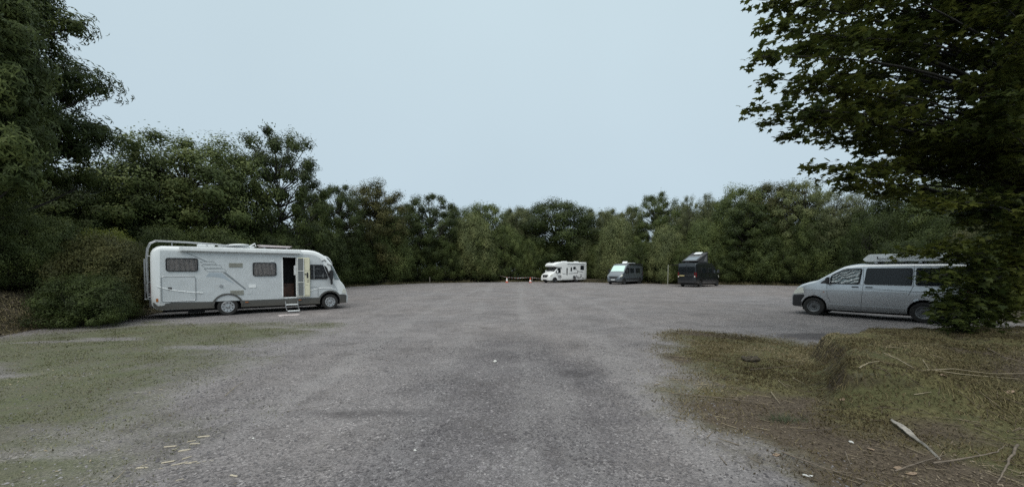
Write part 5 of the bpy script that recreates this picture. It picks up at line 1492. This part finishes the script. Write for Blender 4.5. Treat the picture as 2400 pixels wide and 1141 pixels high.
CONE_O = simple("cone_orange", (0.55, 0.10, 0.045), 0.5); CONE_W = simple("cone_white", (0.7, 0.7, 0.68), 0.4)
def cone(px, py, label, bands):
    d = 900 * (CAM_H - .16) / (py - 635); x = (px - 1200) * d / 900
    root = empty("traffic_cone", (x, d, gz1(x, d)))
    B().box(-.22, .22, -.22, .22, 0, .05).build("base", CONE_O, root, bevel=.02)
    f = lambda z: .155 * (1 - z / .80) + .022
    B().lathe([(f(z), z) for z in (0.04, .2, .4, .6, .74)] + [(.001, .745)], 18, axis='Z').build("cone_body", CONE_O, root)
    for z0, z1 in bands:
        B().lathe([(f(z0), z0), (f(z0) + .005, z0 + .002), (f(z1) + .005, z1 - .002), (f(z1), z1)], 18, axis='Z').build("sleeve", CONE_W, root)
    tag(root, label, "traffic cone", "traffic cones holding the tape")
    return Vector((x, d, gz1(x, d) + .74))
p1 = cone(1188, 661.5, "traffic cone with a tall white sleeve, standing farther from the white motorhome", [(.22, .68)])
p2 = cone(1243, 661.5, "mostly orange traffic cone with a low white band, nearer the white motorhome", [(.14, .38)])

def tape():
    pts = [Vector((-2.9, 57.5, 1.25)), Vector((-1.6, 56.2, 1.02)), p1, (p1 + p2) / 2 - Vector((0, 0, .10)), p2, p2 + Vector((.9, .6, -.12)), p2 + Vector((1.9, 1.0, -.22))]
    dense = []
    for i in range(len(pts) - 1):
        for k in range(5): dense.append(pts[i].lerp(pts[i + 1], k / 5))
    dense.append(pts[-1])
    vs = []; fs = []
    for i, p in enumerate(dense):
        tw = 0.6 * math.sin(i * .9)
        vs += [p + Vector((0, -math.sin(tw) * .02, -math.cos(tw) * .02)), p + Vector((0, math.sin(tw) * .02, math.cos(tw) * .02)),
               p + Vector((0, math.sin(tw) * .02 + .004, math.cos(tw) * .02)), p + Vector((0, -math.sin(tw) * .02 + .004, -math.cos(tw) * .02))]
    for i in range(len(dense) - 1):
        a, c = i * 4, i * 4 + 4
        for k in range(4): fs.append((a + k, a + (k + 1) % 4, c + (k + 1) % 4, c + k))
    m, nt, b = new_mat("barrier_tape")
    tc = nt.nodes.new("ShaderNodeTexCoord"); wv = nt.nodes.new("ShaderNodeTexWave"); wv.inputs["Scale"].default_value = 1.6; wv.bands_direction = 'DIAGONAL'
    rp = nt.nodes.new("ShaderNodeValToRGB"); rp.color_ramp.interpolation = 'CONSTANT'
    rp.color_ramp.elements[0].color = (.75, .74, .73, 1); rp.color_ramp.elements[1].position = .75; rp.color_ramp.elements[1].color = (.5, .12, .10, 1)
    nt.links.new(tc.outputs["Object"], wv.inputs["Vector"]); nt.links.new(wv.outputs["Fac"], rp.inputs[0]); nt.links.new(rp.outputs[0], b.inputs["Base Color"])
    o = B().add(vs, fs).build("barrier_tape", m)
    tag(o, "red and white tape strung between the traffic cones", "barrier tape")
tape()

WOODS = simple("post_wood", (0.16, 0.145, 0.12), 0.9, spread=0.3, scale=9)
def post(x, y, h, label):
    z = gz1(x, y)
    o = B().box(-.05, .05, -.05, .05, -.2, h).build("wooden_post", WOODS, None, bevel=.012, loc=(x, y, z)); o.rotation_euler = (0.03, -.04, .3)
    tag(o, label, "post")
post(-10.8, 50.5, .85, "short weathered post at the far edge left of the traffic cones")
post(3.05, 57.2, .75, "pale stub of a post between the orange cone and the white motorhome")

# sticks, bark and chips lying about
STICK = simple("stick_grey", (0.15, 0.12, 0.09), 0.9, spread=0.35, scale=12)
STICKD = simple("stick_dark", (0.07, 0.055, 0.042), 0.9, spread=0.4, scale=12)
STRAW = simple("stalk_straw", (0.25, 0.21, 0.14), 0.85, spread=0.35, scale=9)
CHIP = simple("fresh_wood", (0.50, 0.44, 0.34), 0.8, spread=0.25, scale=18)
PALEB = simple("pale_bark", (0.34, 0.31, 0.27), 0.85, spread=0.3, scale=14)

def gpt(px, py):
    """where the line of sight through a point of the photograph meets the ground"""
    dx, dz = (px - 1200) / 900, -(py - 635) / 900
    lo, hi = 1.5, 60.0
    t = 1.5
    while t < 60:
        if CAM_H + dz * t < gz1(dx * t, t): break
        t += 0.05
    a, b = t - 0.05, t
    for _ in range(12):
        m = (a + b) / 2
        if CAM_H + dz * m < gz1(dx * m, m): b = m
        else: a = m
    return (dx * b, b)

def stick(pix, r, mat, label, name="stick", cat="stick", lift=0.012, group="sticks and stalks lying on the moss", forks=0, taper=True):
    P = [gpt(*p) for p in pix]
    pts = []
    for i in range(len(P) - 1):
        for k in range(6): t = k / 6; pts.append((P[i][0] * (1 - t) + P[i + 1][0] * t, P[i][1] * (1 - t) + P[i + 1][1] * t))
    pts.append(P[-1])
    rg = random.Random(pix[0][0])
    n = len(pts); path = np.array([(x, y, gz1(x, y) + lift + r + .008 * math.sin(i * 1.1)) for i, (x, y) in enumerate(pts)])
    tt = np.linspace(0, 1, n); kf = np.polyfit(tt, path[:, 2], 2 if n > 12 else 1); zs = np.polyval(kf, tt)
    path[:, 2] = zs + 0.45 * max(0, float((path[:, 2] - zs).max()))
    path[:, :2] += np.array([[rg.uniform(-1, 1) * r * .3, rg.uniform(-1, 1) * r * .3] for _ in range(n)])
    paths = [(path, np.linspace(r, r * (.35 if taper else .9), n))]
    for f in range(forks):
        k = rg.randint(n // 3, n - 2); a = path[k]; dr = path[-1] - path[0]; dr = dr / np.linalg.norm(dr)
        sd = np.array([-dr[1], dr[0], .1]) * rg.choice([-1, 1]); L2 = rg.uniform(.12, .3)
        e = a + (dr * .8 + sd * .6) * L2; e[2] = gz1(e[0], e[1]) + .02
        paths.append((np.array([a, (a + e) / 2, e]), np.array([r * .6, r * .45, r * .25])))
    paths = [(p_, r_ * .58) for p_, r_ in paths]
    me = tubes(name, paths, mat, 6)
    o = link_mesh(name, me, mat)
    c = path.mean(0)
    me.transform(Matrix.Translation(-Vector(c))); o.location = c
    tag(o, label, cat, group)

S = [
    ([(1565, 838), (1628, 843)], .010, STICKD, "short dark twig at the moss edge left of the dark wood lump", 0),
    ([(1572, 928), (1680, 938), (1762, 946), (1810, 955)], .011, STICK, "long thin stick reaching from the gravel onto the moss", 0),
    ([(1762, 870), (1840, 864), (1895, 852)], .010, STICK, "thin stick below the dark wood lump, pointing at the mound", 0),
    ([(1698, 893), (1722, 879)], .009, STICKD, "short slanting twig on the moss below the dark lump", 0),
    ([(1812, 924), (1834, 952)], .012, STRAW, "short pale stalk standing out below the mound's steep edge", 0),
    ([(1828, 896), (1852, 914)], .009, STRAW, "short straw-coloured sliver above the pale stalk", 0),
    ([(1862, 890), (1892, 904)], .009, STRAW, "thin straw sliver at the foot of the mound", 0),
    ([(1840, 1070), (1930, 1105), (2040, 1141)], .011, STICK, "long stick running down to the bottom edge right of the gravel", 2),
    ([(2076, 834), (2110, 855), (2160, 868), (2240, 876), (2330, 884), (2420, 888)], .014, STRAW, "long bent stalk lying across the top of the mound", 1),
    ([(2180, 868), (2270, 884), (2400, 898)], .012, STRAW, "straight stalk just below the long bent stalk on the mound", 0),
    ([(2018, 870), (2040, 857), (2066, 853)], .016, STRAW, "curved pale bark sliver on the mound's left shoulder", 0),
    ([(2168, 850), (2184, 870)], .010, STRAW, "short stalk crossing the long bent stalk", 0),
    ([(2320, 822), (2360, 840), (2420, 858)], .012, STICK, "stick on the mound below the maple trunk", 1),
    ([(2150, 932), (2190, 925)], .012, STRAW, "short pale sliver in the middle of the mound", 0),
    ([(2400, 1055), (2376, 1100), (2352, 1150)], .020, STICK, "thick stick slanting out of the bottom right corner", 0),
    ([(2200, 1098), (2290, 1082), (2350, 1070), (2366, 1056)], .014, STICK, "bent stick left of the thick corner stick", 1),
    ([(2110, 1116), (2180, 1090), (2228, 1076)], .011, STICK, "thin stick below the tip of the pale bark strip", 0),
    ([(1935, 968), (1990, 962)], .008, STICKD, "dark twig in the hollow in front of the mound", 0),
    ([(1990, 1068), (2006, 1105)], .009, STICK, "small upright-lying twig near the white scrap", 0),
    ([(1890, 1018), (1950, 1014), (2000, 1002)], .008, STICKD, "faint dark twig below the grass tuft", 0),
    ([(522, 934), (548, 910), (568, 900)], .009, STRAW, "thin pale stick on the gravel left of centre", 0),
    ([(250, 1145), (270, 1125), (286, 1108)], .009, STRAW, "pale twig at the bottom edge left of the wood chips", 0),
    ([(660, 972), (760, 955), (860, 940)], .004, STICKD, "faint long stem lying on the gravel left of the coarse stones", 0),
]
for pix, r, m, lab, fk in S: stick(pix, r, m, lab, forks=fk)

def bark_strip():
    a = np.array(gpt(2098, 992)); b = np.array(gpt(2215, 1082))
    n = 14; vs = []; fs = []
    for i in range(n + 1):
        t = i / n; p = a * (1 - t) + b * t; w = .028 * math.sin(math.pi * min(1, t * 1.45 + .04)) + .004 if t < .68 else .006
        dr = (b - a) / np.linalg.norm(b - a); sd = np.array([-dr[1], dr[0]])
        z = gz1(*p) + .03 + .02 * math.sin(t * 5)
        for s, dz in ((-1, 0.0), (0, .016), (1, 0.0)): q = p + sd * s * w; vs.append((q[0], q[1], z + dz))
        for s in (1, 0, -1): q = p + sd * s * w; vs.append((q[0], q[1], z - .008))
    for i in range(n):
        for k in range(6): fs.append((i * 6 + k, i * 6 + (k + 1) % 6, i * 6 + 6 + (k + 1) % 6, i * 6 + 6 + k))
    fs += [tuple(range(6))[::-1], tuple(n * 6 + k for k in range(6))]
    o = B().add(vs, fs).build("bark_strip", PALEB)
    tag(o, "long whitish strip of bark lying on the dark litter at the right", "bark strip")
bark_strip()

def lump():
    x, y = gpt(1763, 845); z = gz1(x, y)
    root = empty("wood_lump", (x, y, z), .3)
    rg = np.random.default_rng(3)
    def ring(rx, ry, tube_r, a0, a1, name, mat, h, n=22):
        path = np.array([(rx * math.cos(a), ry * math.sin(a), h + .012 * math.sin(3 * a)) for a in np.linspace(a0, a1, n)])
        path += rg.normal(size=path.shape) * .005
        me = tubes(name, [(path, tube_r * (1 + .25 * rg.normal(size=n).clip(-1, 1)))], mat, 8); link_mesh(name, me, mat, root)
    ring(.15, .10, .032, 0, 2 * math.pi, "bark_rim", simple("lump_bark", (.055, .045, .03), .95, spread=.5, scale=20, bump=.8), .035)
    B().lathe([(.001, .02), (.06, .015), (.11, .01), (.12, -.02)], 16, axis='Z').build("hollow", simple("lump_dark", (.025, .02, .016), .95), root)
    tag(root, "dark broken ring of wood lying on the moss at the right", "wood lump")
lump()

def scrap(px, py, sx, sy, mat, label, cat, group=None, seed=1, name="leaf"):
    x, y = gpt(px, py)
    rg = np.random.default_rng(seed); n = 9
    an = np.linspace(0, 2 * math.pi, n, endpoint=False); rr = 1 + .28 * rg.normal(size=n).clip(-1, 1)
    pts = [(sx * r * math.cos(a), sy * r * math.sin(a)) for a, r in zip(an, rr)]
    o = B().plate(pts, lambda u, v, o_: (u, v, gz1(x + u, y + v) - gz1(x, y) + .012 + .10 * sx * math.sin(u / sx * 2.4 + seed) + o_), .003, cuts=3).build(name, mat, None, loc=(x, y, gz1(x, y)))
    o.rotation_euler.z = 0
    tag(o, label, cat, group)
scrap(1903, 1122, .055, .016, simple("scrap_white", (.58, .58, .56), .7), "white scrap of bark at the bottom edge right of the gravel", "scrap", seed=4, name="white_scrap")
DRY = simple("dry_leaf_tan", (.24, .17, .115), .8, spread=.3, scale=30)
for i, (px, py, lab) in enumerate([(2050, 1057, "pinkish dry leaf right of the small white pebble on the litter"), (2115, 1104, "tan dry leaf near the bottom edge, upper of a pair"), (2150, 1118, "tan dry leaf near the bottom edge, lower of a pair"),
                                   (1828, 1072, "small tan leaf at the edge of the gravel, bottom right"), (2376, 921, "yellowish leaf on the mound by the right edge"), (2220, 882, "buff leaf just under the long stalk on the mound"), (1982, 939, "pale leaf in the hollow in front of the mound")]):
    scrap(px, py, .03 + .006 * (i % 3), .022, DRY, lab, "leaf", "dry leaves lying on the litter", seed=10 + i, name="dry_leaf")

PEB = simple("pebble_white", (.55, .54, .51), .8)
def pebble(px, py, r, label):
    x, y = gpt(px, py)
    rg = random.Random(px)
    o = B().lathe([(.001, r * .75), (r * .5, r * .66), (r * .9, r * .3), (r, 0), (r * .7, -r * .4), (.001, -r * .5)], 12, axis='Z').build("pebble", PEB, None, loc=(x, y, gz1(x, y) + r * .3), sharp=60)
    o.scale = (1.2, .8, .8); o.rotation_euler.z = rg.uniform(0, 3)
    tag(o, label, "pebble", "white pebbles on the ground")
pebble(970, 1060, .016, "round white pebble on the gravel near the bottom centre")
pebble(2004, 1041, .022, "white pebble on the dark litter right of the gravel")
pebble(1160, 849, .045, "pale flat stone alone on the gravel in mid distance")
pebble(587, 1031, .014, "tiny white pebble right of the wood chips")

# split wood chips at the bottom left: one looks like the next
chips = [(390, 1051, .10, .2, 0), (400, 1057, .05, 1.3, 1), (423, 1060, .09, .45, 2), (470, 1027, .10, .5, 3), (440, 1038, .07, .5, 4), (448, 1044, .08, .3, 5), (384, 1088, .09, .45, 6), (402, 1094, .06, .7, 7), (322, 1102, .09, .1, 8), (326, 1096, .05, .9, 9),
         (428, 1078, .07, .9, 10), (420, 1090, .06, .9, 11), (443, 1088, .06, .4, 12), (432, 1091, .05, .2, 13), (455, 1090, .03, .1, 14), (470, 1086, .025, .6, 15), (487, 1084, .025, .3, 16), (366, 1103, .03, .2, 17), (371, 914, .04, .2, 18), (540, 1121, .07, -.2, 19), (410, 1131, .05, .6, 20)]
def chip_mesh(k):
    rg = random.Random(k)
    w = rg.uniform(.09, .16)
    return B().add([(-.5, -w, 0), (.42, -w * .8, 0), (.52, w * .5, .02), (-.4, w, 0), (-.46, -w * .7, .14), (.36, -w * .5, .16), (.44, w * .4, .12), (-.36, w * .6, .10)], [(0, 3, 2, 1), (4, 5, 6, 7), (0, 1, 5, 4), (1, 2, 6, 5), (2, 3, 7, 6), (3, 0, 4, 7)])
chip_src = None
for px, py, s, a, k in chips:
    x, y = gpt(px, py)
    if chip_src is None:
        o = chip_src = chip_mesh(2).build("wood_chip", CHIP, None, bevel=.02)
    else:
        o = chip_src.copy(); COL.objects.link(o)
    o.scale = (s * 1.1, s * (.7 + .1 * (k % 4)), s * .8); o.location = (x, y, gz1(x, y) + .003); o.rotation_euler = (.1 * (k % 3 - 1), .08 * (k % 2), a)
    tag(o, "pale split wood chip on the ground at the bottom left", "wood chip", "split wood chips at the bottom left")

# ------------------------------------------------------------------ uncountable ground cover
def scatter(name, n, xr, yr, maskf, size, tplf, mat, label, seed, hz=0.0, kind="stuff", dens=lambda x, y: 1.0, cat="grass"):
    rng = np.random.default_rng(seed)
    x = rng.uniform(*xr, n * 3); y = yr[0] + (yr[1] - yr[0]) * rng.uniform(0, 1, n * 3) ** 1.25
    keep = (np.abs(x) < y * 1.42 + 0.4) & (rng.uniform(0, 1, len(x)) < maskf(x, y))
    x, y = x[keep][:n], y[keep][:n]
    z = gz(x, y)
    me = tplf(rng, x, y, z, size)
    me.materials.append(mat)
    o = link_mesh(name, me, None)
    tag(o, label, cat, kind="stuff")
    return o

def blades(rng, x, y, z, size):
    n = len(x); h = size * rng.uniform(.35, 1.3, n); a = rng.uniform(0, 6.28, n); w = 0.003 + 0.0009 * y
    lean = rng.normal(size=(n, 2)) * (h * .7)[:, None]
    V = np.empty((n, 3, 3)); c, s = np.cos(a) * w, np.sin(a) * w
    V[:, 0] = np.stack([x - c, y - s, z - .004], 1); V[:, 1] = np.stack([x + c, y + s, z - .004], 1); V[:, 2] = np.stack([x + lean[:, 0], y + lean[:, 1], z + h], 1)
    return np_mesh("blades", V.reshape(-1, 3), np.arange(n * 3), 3)

def flakes(rng, x, y, z, size):
    n = len(x); s = size * rng.uniform(.4, 1.4, n); a = rng.uniform(0, 6.28, n)
    T = np.stack([np.cos(a), np.sin(a), rng.normal(size=n) * .35], 1); Bv = np.stack([-np.sin(a), np.cos(a), rng.normal(size=n) * .35], 1)
    c = np.stack([x, y, z + .006 + .3 * s], 1); el = rng.uniform(.25, .7, n)
    V = np.stack([c - T * s[:, None], c + Bv * (s * el)[:, None], c + T * s[:, None], c - Bv * (s * el)[:, None]], 1)
    return np_mesh("flakes", V.reshape(-1, 3), np.arange(n * 4), 4)

def stones(rng, x, y, z, size):
    n = len(x); s = size * rng.uniform(.35, 1, n) ** 1.5 * rng.choice([1, 1, 1, 1.8], n)
    O = np.array([(1, 0, 0), (0, 1, 0), (-1, 0, 0), (0, -1, 0), (0, 0, .7), (0, 0, -.5)])
    V = O[None] * s[:, None, None] * rng.uniform(.6, 1.3, (n, 6, 1))
    a = rng.uniform(0, 6.28, n); c, sn = np.cos(a), np.sin(a)
    X = V[..., 0] * c[:, None] - V[..., 1] * sn[:, None]; Y = V[..., 0] * sn[:, None] + V[..., 1] * c[:, None]
    V = np.stack([X + x[:, None], Y + y[:, None], V[..., 2] + (z + s * .15)[:, None]], -1)
    F = np.array([(0, 1, 4), (1, 2, 4), (2, 3, 4), (3, 0, 4)])
    idx = (np.arange(n) * 6)[:, None, None] + F[None]
    return np_mesh("stones", V.reshape(-1, 3), idx.reshape(-1), 3)

def twigs(rng, x, y, z, size):
    n = len(x); L_ = size * rng.uniform(.3, 1.5, n); a = rng.uniform(0, 6.28, n); w = L_ * .035 + .0012
    T = np.stack([np.cos(a), np.sin(a), np.zeros(n)], 1) * L_[:, None]; S_ = np.stack([-np.sin(a), np.cos(a), np.zeros(n)], 1) * w[:, None]
    c0 = np.stack([x, y, z + .008], 1) - T; c1 = np.stack([x, y, z + .012], 1) + T
    c0[:, 2] = gz(c0[:, 0], c0[:, 1]) + .008; c1[:, 2] = gz(c1[:, 0], c1[:, 1]) + .012
    U = np.array([0, 0, 1.0])[None] * w[:, None]
    V = np.stack([c0 - S_, c0 + S_, c0 + U * 1.6, c1 - S_ * .5, c1 + S_ * .5, c1 + U], 1)
    F = np.array([(0, 3, 5, 2), (1, 2, 5, 4), (0, 1, 4, 3)])
    idx = (np.arange(n) * 6)[:, None, None] + F[None]
    return np_mesh("twigs", V.reshape(-1, 3), idx.reshape(-1), 4)

BLADE_L = leaf_mat("turf_blades", (0.085, 0.085, 0.040), (0.15, 0.15, 0.075), (0.25, 0.235, 0.15), 0.1, 0.8)
BLADE_R = leaf_mat("moss_blades", (0.045, 0.037, 0.018), (0.12, 0.096, 0.048), (0.25, 0.21, 0.125), 0.1, 0.8)
STRAND = leaf_mat("dry_strands", (0.04, 0.034, 0.016), (0.12, 0.10, 0.048), (0.27, 0.23, 0.13), 0.1, 0.85)
FLAKE = leaf_mat("litter_flakes", (0.028, 0.021, 0.015), (0.07, 0.055, 0.038), (0.26, 0.21, 0.155), 0.05, 0.85)
STONE = leaf_mat("loose_stones", (0.075, 0.070, 0.074), (0.14, 0.133, 0.137), (0.28, 0.268, 0.265), 0.0, 0.9)
TWIG = leaf_mat("fine_twigs", (0.05, 0.04, 0.03), (0.13, 0.105, 0.075), (0.30, 0.25, 0.17), 0.0, 0.9)

scatter("grass", 38000, (-14, -2.2), (2.6, 13.5), lambda x, y: grass_mask(x, y) * np.clip(.45 + .7 * wob(x, y, 3.3, 2), 0.05, 1), 0.020, blades, BLADE_L, "thin worn turf on the left of the gravel", 1)
scatter("moss", 120000, (1.8, 18), (2.6, 11.5), lambda x, y: moss_mask(x, y) ** 1.5 * (1 - .8 * litter_mask(x, y)) * np.clip(.5 + .8 * wob(x, y, 2.7, 5), .12, 1), 0.034, blades, BLADE_R, "short moss and dry grass on the right and over the mound", 2, cat="moss")
def strands(rng, x, y, z, size):
    """long thin dry blades combed down the slope of the mound"""
    n = len(x); e = .06
    gxx = (gz(x + e, y) - gz(x - e, y)) / (2 * e); gyy = (gz(x, y + e) - gz(x, y - e)) / (2 * e)
    dr = -np.stack([gxx, gyy], 1) * 1.6 + rng.normal(size=(n, 2)) * .55; dr /= np.linalg.norm(dr, axis=1, keepdims=True)
    L_ = size * rng.uniform(.5, 1.6, n); w = .0022 + .0004 * y; sd = np.stack([-dr[:, 1], dr[:, 0]], 1) * w[:, None]
    V = np.empty((n, 4, 3)); m = np.stack([x, y], 1) + dr * (L_ * .55)[:, None]; t = np.stack([x, y], 1) + dr * L_[:, None]
    V[:, 0, :2] = np.stack([x, y], 1) - sd; V[:, 0, 2] = z - .004
    V[:, 1, :2] = m + sd; V[:, 1, 2] = gz(m[:, 0], m[:, 1]) + L_ * .28
    V[:, 2, :2] = t; V[:, 2, 2] = gz(t[:, 0], t[:, 1]) + L_ * .10 * rng.uniform(0, 2, n)
    V[:, 3, :2] = m - sd; V[:, 3, 2] = V[:, 1, 2]
    return np_mesh("strands", V.reshape(-1, 3), np.arange(n * 4), 4)
scatter("dry_grass", 42000, (4.2, 15), (2.6, 9.2), lambda x, y: smoothstep(.5, -.3, poly_sd(x, y, MOUND)) * np.clip(.35 + .9 * wob(x, y, 2.2, 15), .08, 1), 0.085, strands, STRAND, "dry combed grass hanging over the mound at the right", 21)
scatter("bank_grass", 30000, (-26, -12.5), (6, 19), lambda x, y: bank_mask(x, y) * np.clip(.3 + .9 * wob(x, y, 1.2, 15), .05, 1), 0.15, strands, STRAND, "dry brown grass and stalks hanging over the earth bank at the left", 22)
scatter("leaf_litter", 26000, (1.8, 16), (2.6, 10.5), lambda x, y: moss_mask(x, y) * (.25 + .75 * litter_mask(x, y)), 0.012, flakes, FLAKE, "small brown leaf litter over the moss at the right", 3, cat="leaf litter")
scatter("bank_litter", 16000, (-24, -11), (7, 18), lambda x, y: bank_mask(x, y) * .9, 0.035, flakes, FLAKE, "dry leaves over the earth bank at the left", 4, cat="leaf litter")
scatter("gravel", 70000, (-9, 6.5), (2.6, 9.5), lambda x, y: (1 - moss_mask(x, y)) * (1 - .8 * grass_mask(x, y)) * np.clip(.22 + .8 * smoothstep(1.9, 0.3, np.abs(x + 0.35 - 0.06 * y + 0.5 * wob(x, y, 0.8, 4))), 0, 1), 0.0105, stones, STONE, "loose grey stones on the gravel surface", 5, cat="gravel")
scatter("twig_litter", 1500, (1.9, 16), (2.6, 10.5), lambda x, y: moss_mask(x, y), 0.07, twigs, TWIG, "fine twigs strewn over the moss at the right", 6, cat="twigs")
scatter("turf_debris", 1500, (-13, -2), (2.6, 13), lambda x, y: grass_mask(x, y) * .5 + .08, 0.014, flakes, TWIG, "pale specks of dead leaf on the left turf", 7, cat="leaf litter")

def far_grass():
    rng = np.random.default_rng(12); n = 26000
    P = LOT[2:17]; seg = np.linalg.norm(np.diff(P, axis=0), axis=1); cum = np.concatenate([[0], np.cumsum(seg)])
    s = rng.uniform(0, cum[-1], n); k = np.clip(np.searchsorted(cum, s) - 1, 0, len(seg) - 1); t = (s - cum[k]) / seg[k]
    q = P[k] * (1 - t[:, None]) + P[k + 1] * t[:, None]
    nr = np.stack([-(P[k + 1] - P[k])[:, 1], (P[k + 1] - P[k])[:, 0]], 1) / seg[k][:, None]
    q = q + nr * rng.uniform(-1.2, 0.6, n)[:, None] * -1 * 1.0
    far = (q[:, 1] > 19) & (wob(q[:, 0], q[:, 1], 0.5, 3) > -0.35)
    q = q[far]; m = len(q)
    h = rng.uniform(.12, .5, m) * (.6 + .7 * np.clip(wob(q[:, 0], q[:, 1], .7, 8), 0, 1)); a = rng.uniform(0, 6.28, m); w = .03
    z = gz(q[:, 0], q[:, 1]); V = np.empty((m, 3, 3))
    V[:, 0] = np.stack([q[:, 0] - np.cos(a) * w, q[:, 1] - np.sin(a) * w, z - .02], 1); V[:, 1] = np.stack([q[:, 0] + np.cos(a) * w, q[:, 1] + np.sin(a) * w, z - .02], 1)
    V[:, 2] = np.stack([q[:, 0] + rng.normal(size=m) * .12, q[:, 1] + rng.normal(size=m) * .12, z + h], 1)
    me = np_mesh("verge", V.reshape(-1, 3), np.arange(m * 3), 3, [leaf_mat("verge_blades", (0.05, 0.045, 0.022), (0.12, 0.105, 0.055), (0.22, 0.19, 0.11), 0.15, 0.8)])
    tag(link_mesh("verge_grass", me), "dry grass verge along the foot of the far trees", "grass", kind="stuff")
far_grass()

def tuft():
    x, y = gpt(1845, 990); rng = np.random.default_rng(8); n = 160
    a = rng.uniform(0, 6.28, n); r = rng.uniform(0, .16, n) ; bx, by = x + r * np.cos(a) * 1.5, y + r * np.sin(a) * .5
    h = rng.uniform(.05, .13, n); z = gz(bx, by); w = .003; V = np.empty((n, 3, 3)); b2 = rng.uniform(0, 6.28, n)
    V[:, 0] = np.stack([bx - w * np.cos(b2), by - w * np.sin(b2), z - .01], 1); V[:, 1] = np.stack([bx + w * np.cos(b2), by + w * np.sin(b2), z - .01], 1)
    V[:, 2] = np.stack([bx + .06 * np.cos(a) + .03 * rng.normal(size=n), by + .06 * np.sin(a), z + h], 1)
    me = np_mesh("grass_tuft", V.reshape(-1, 3), np.arange(n * 3), 3, [leaf_mat("tuft_blades", (0.05, 0.06, 0.035), (0.10, 0.12, 0.07), (0.17, 0.19, 0.12), 0.15, 0.8)])
    o = link_mesh("grass_tuft", me); me.transform(Matrix.Translation((-x, -y, -gz1(x, y)))); o.location = (x, y, gz1(x, y))
    tag(o, "grey-green tuft of grass in the litter at the gravel's right edge", "grass tuft")
tuft()
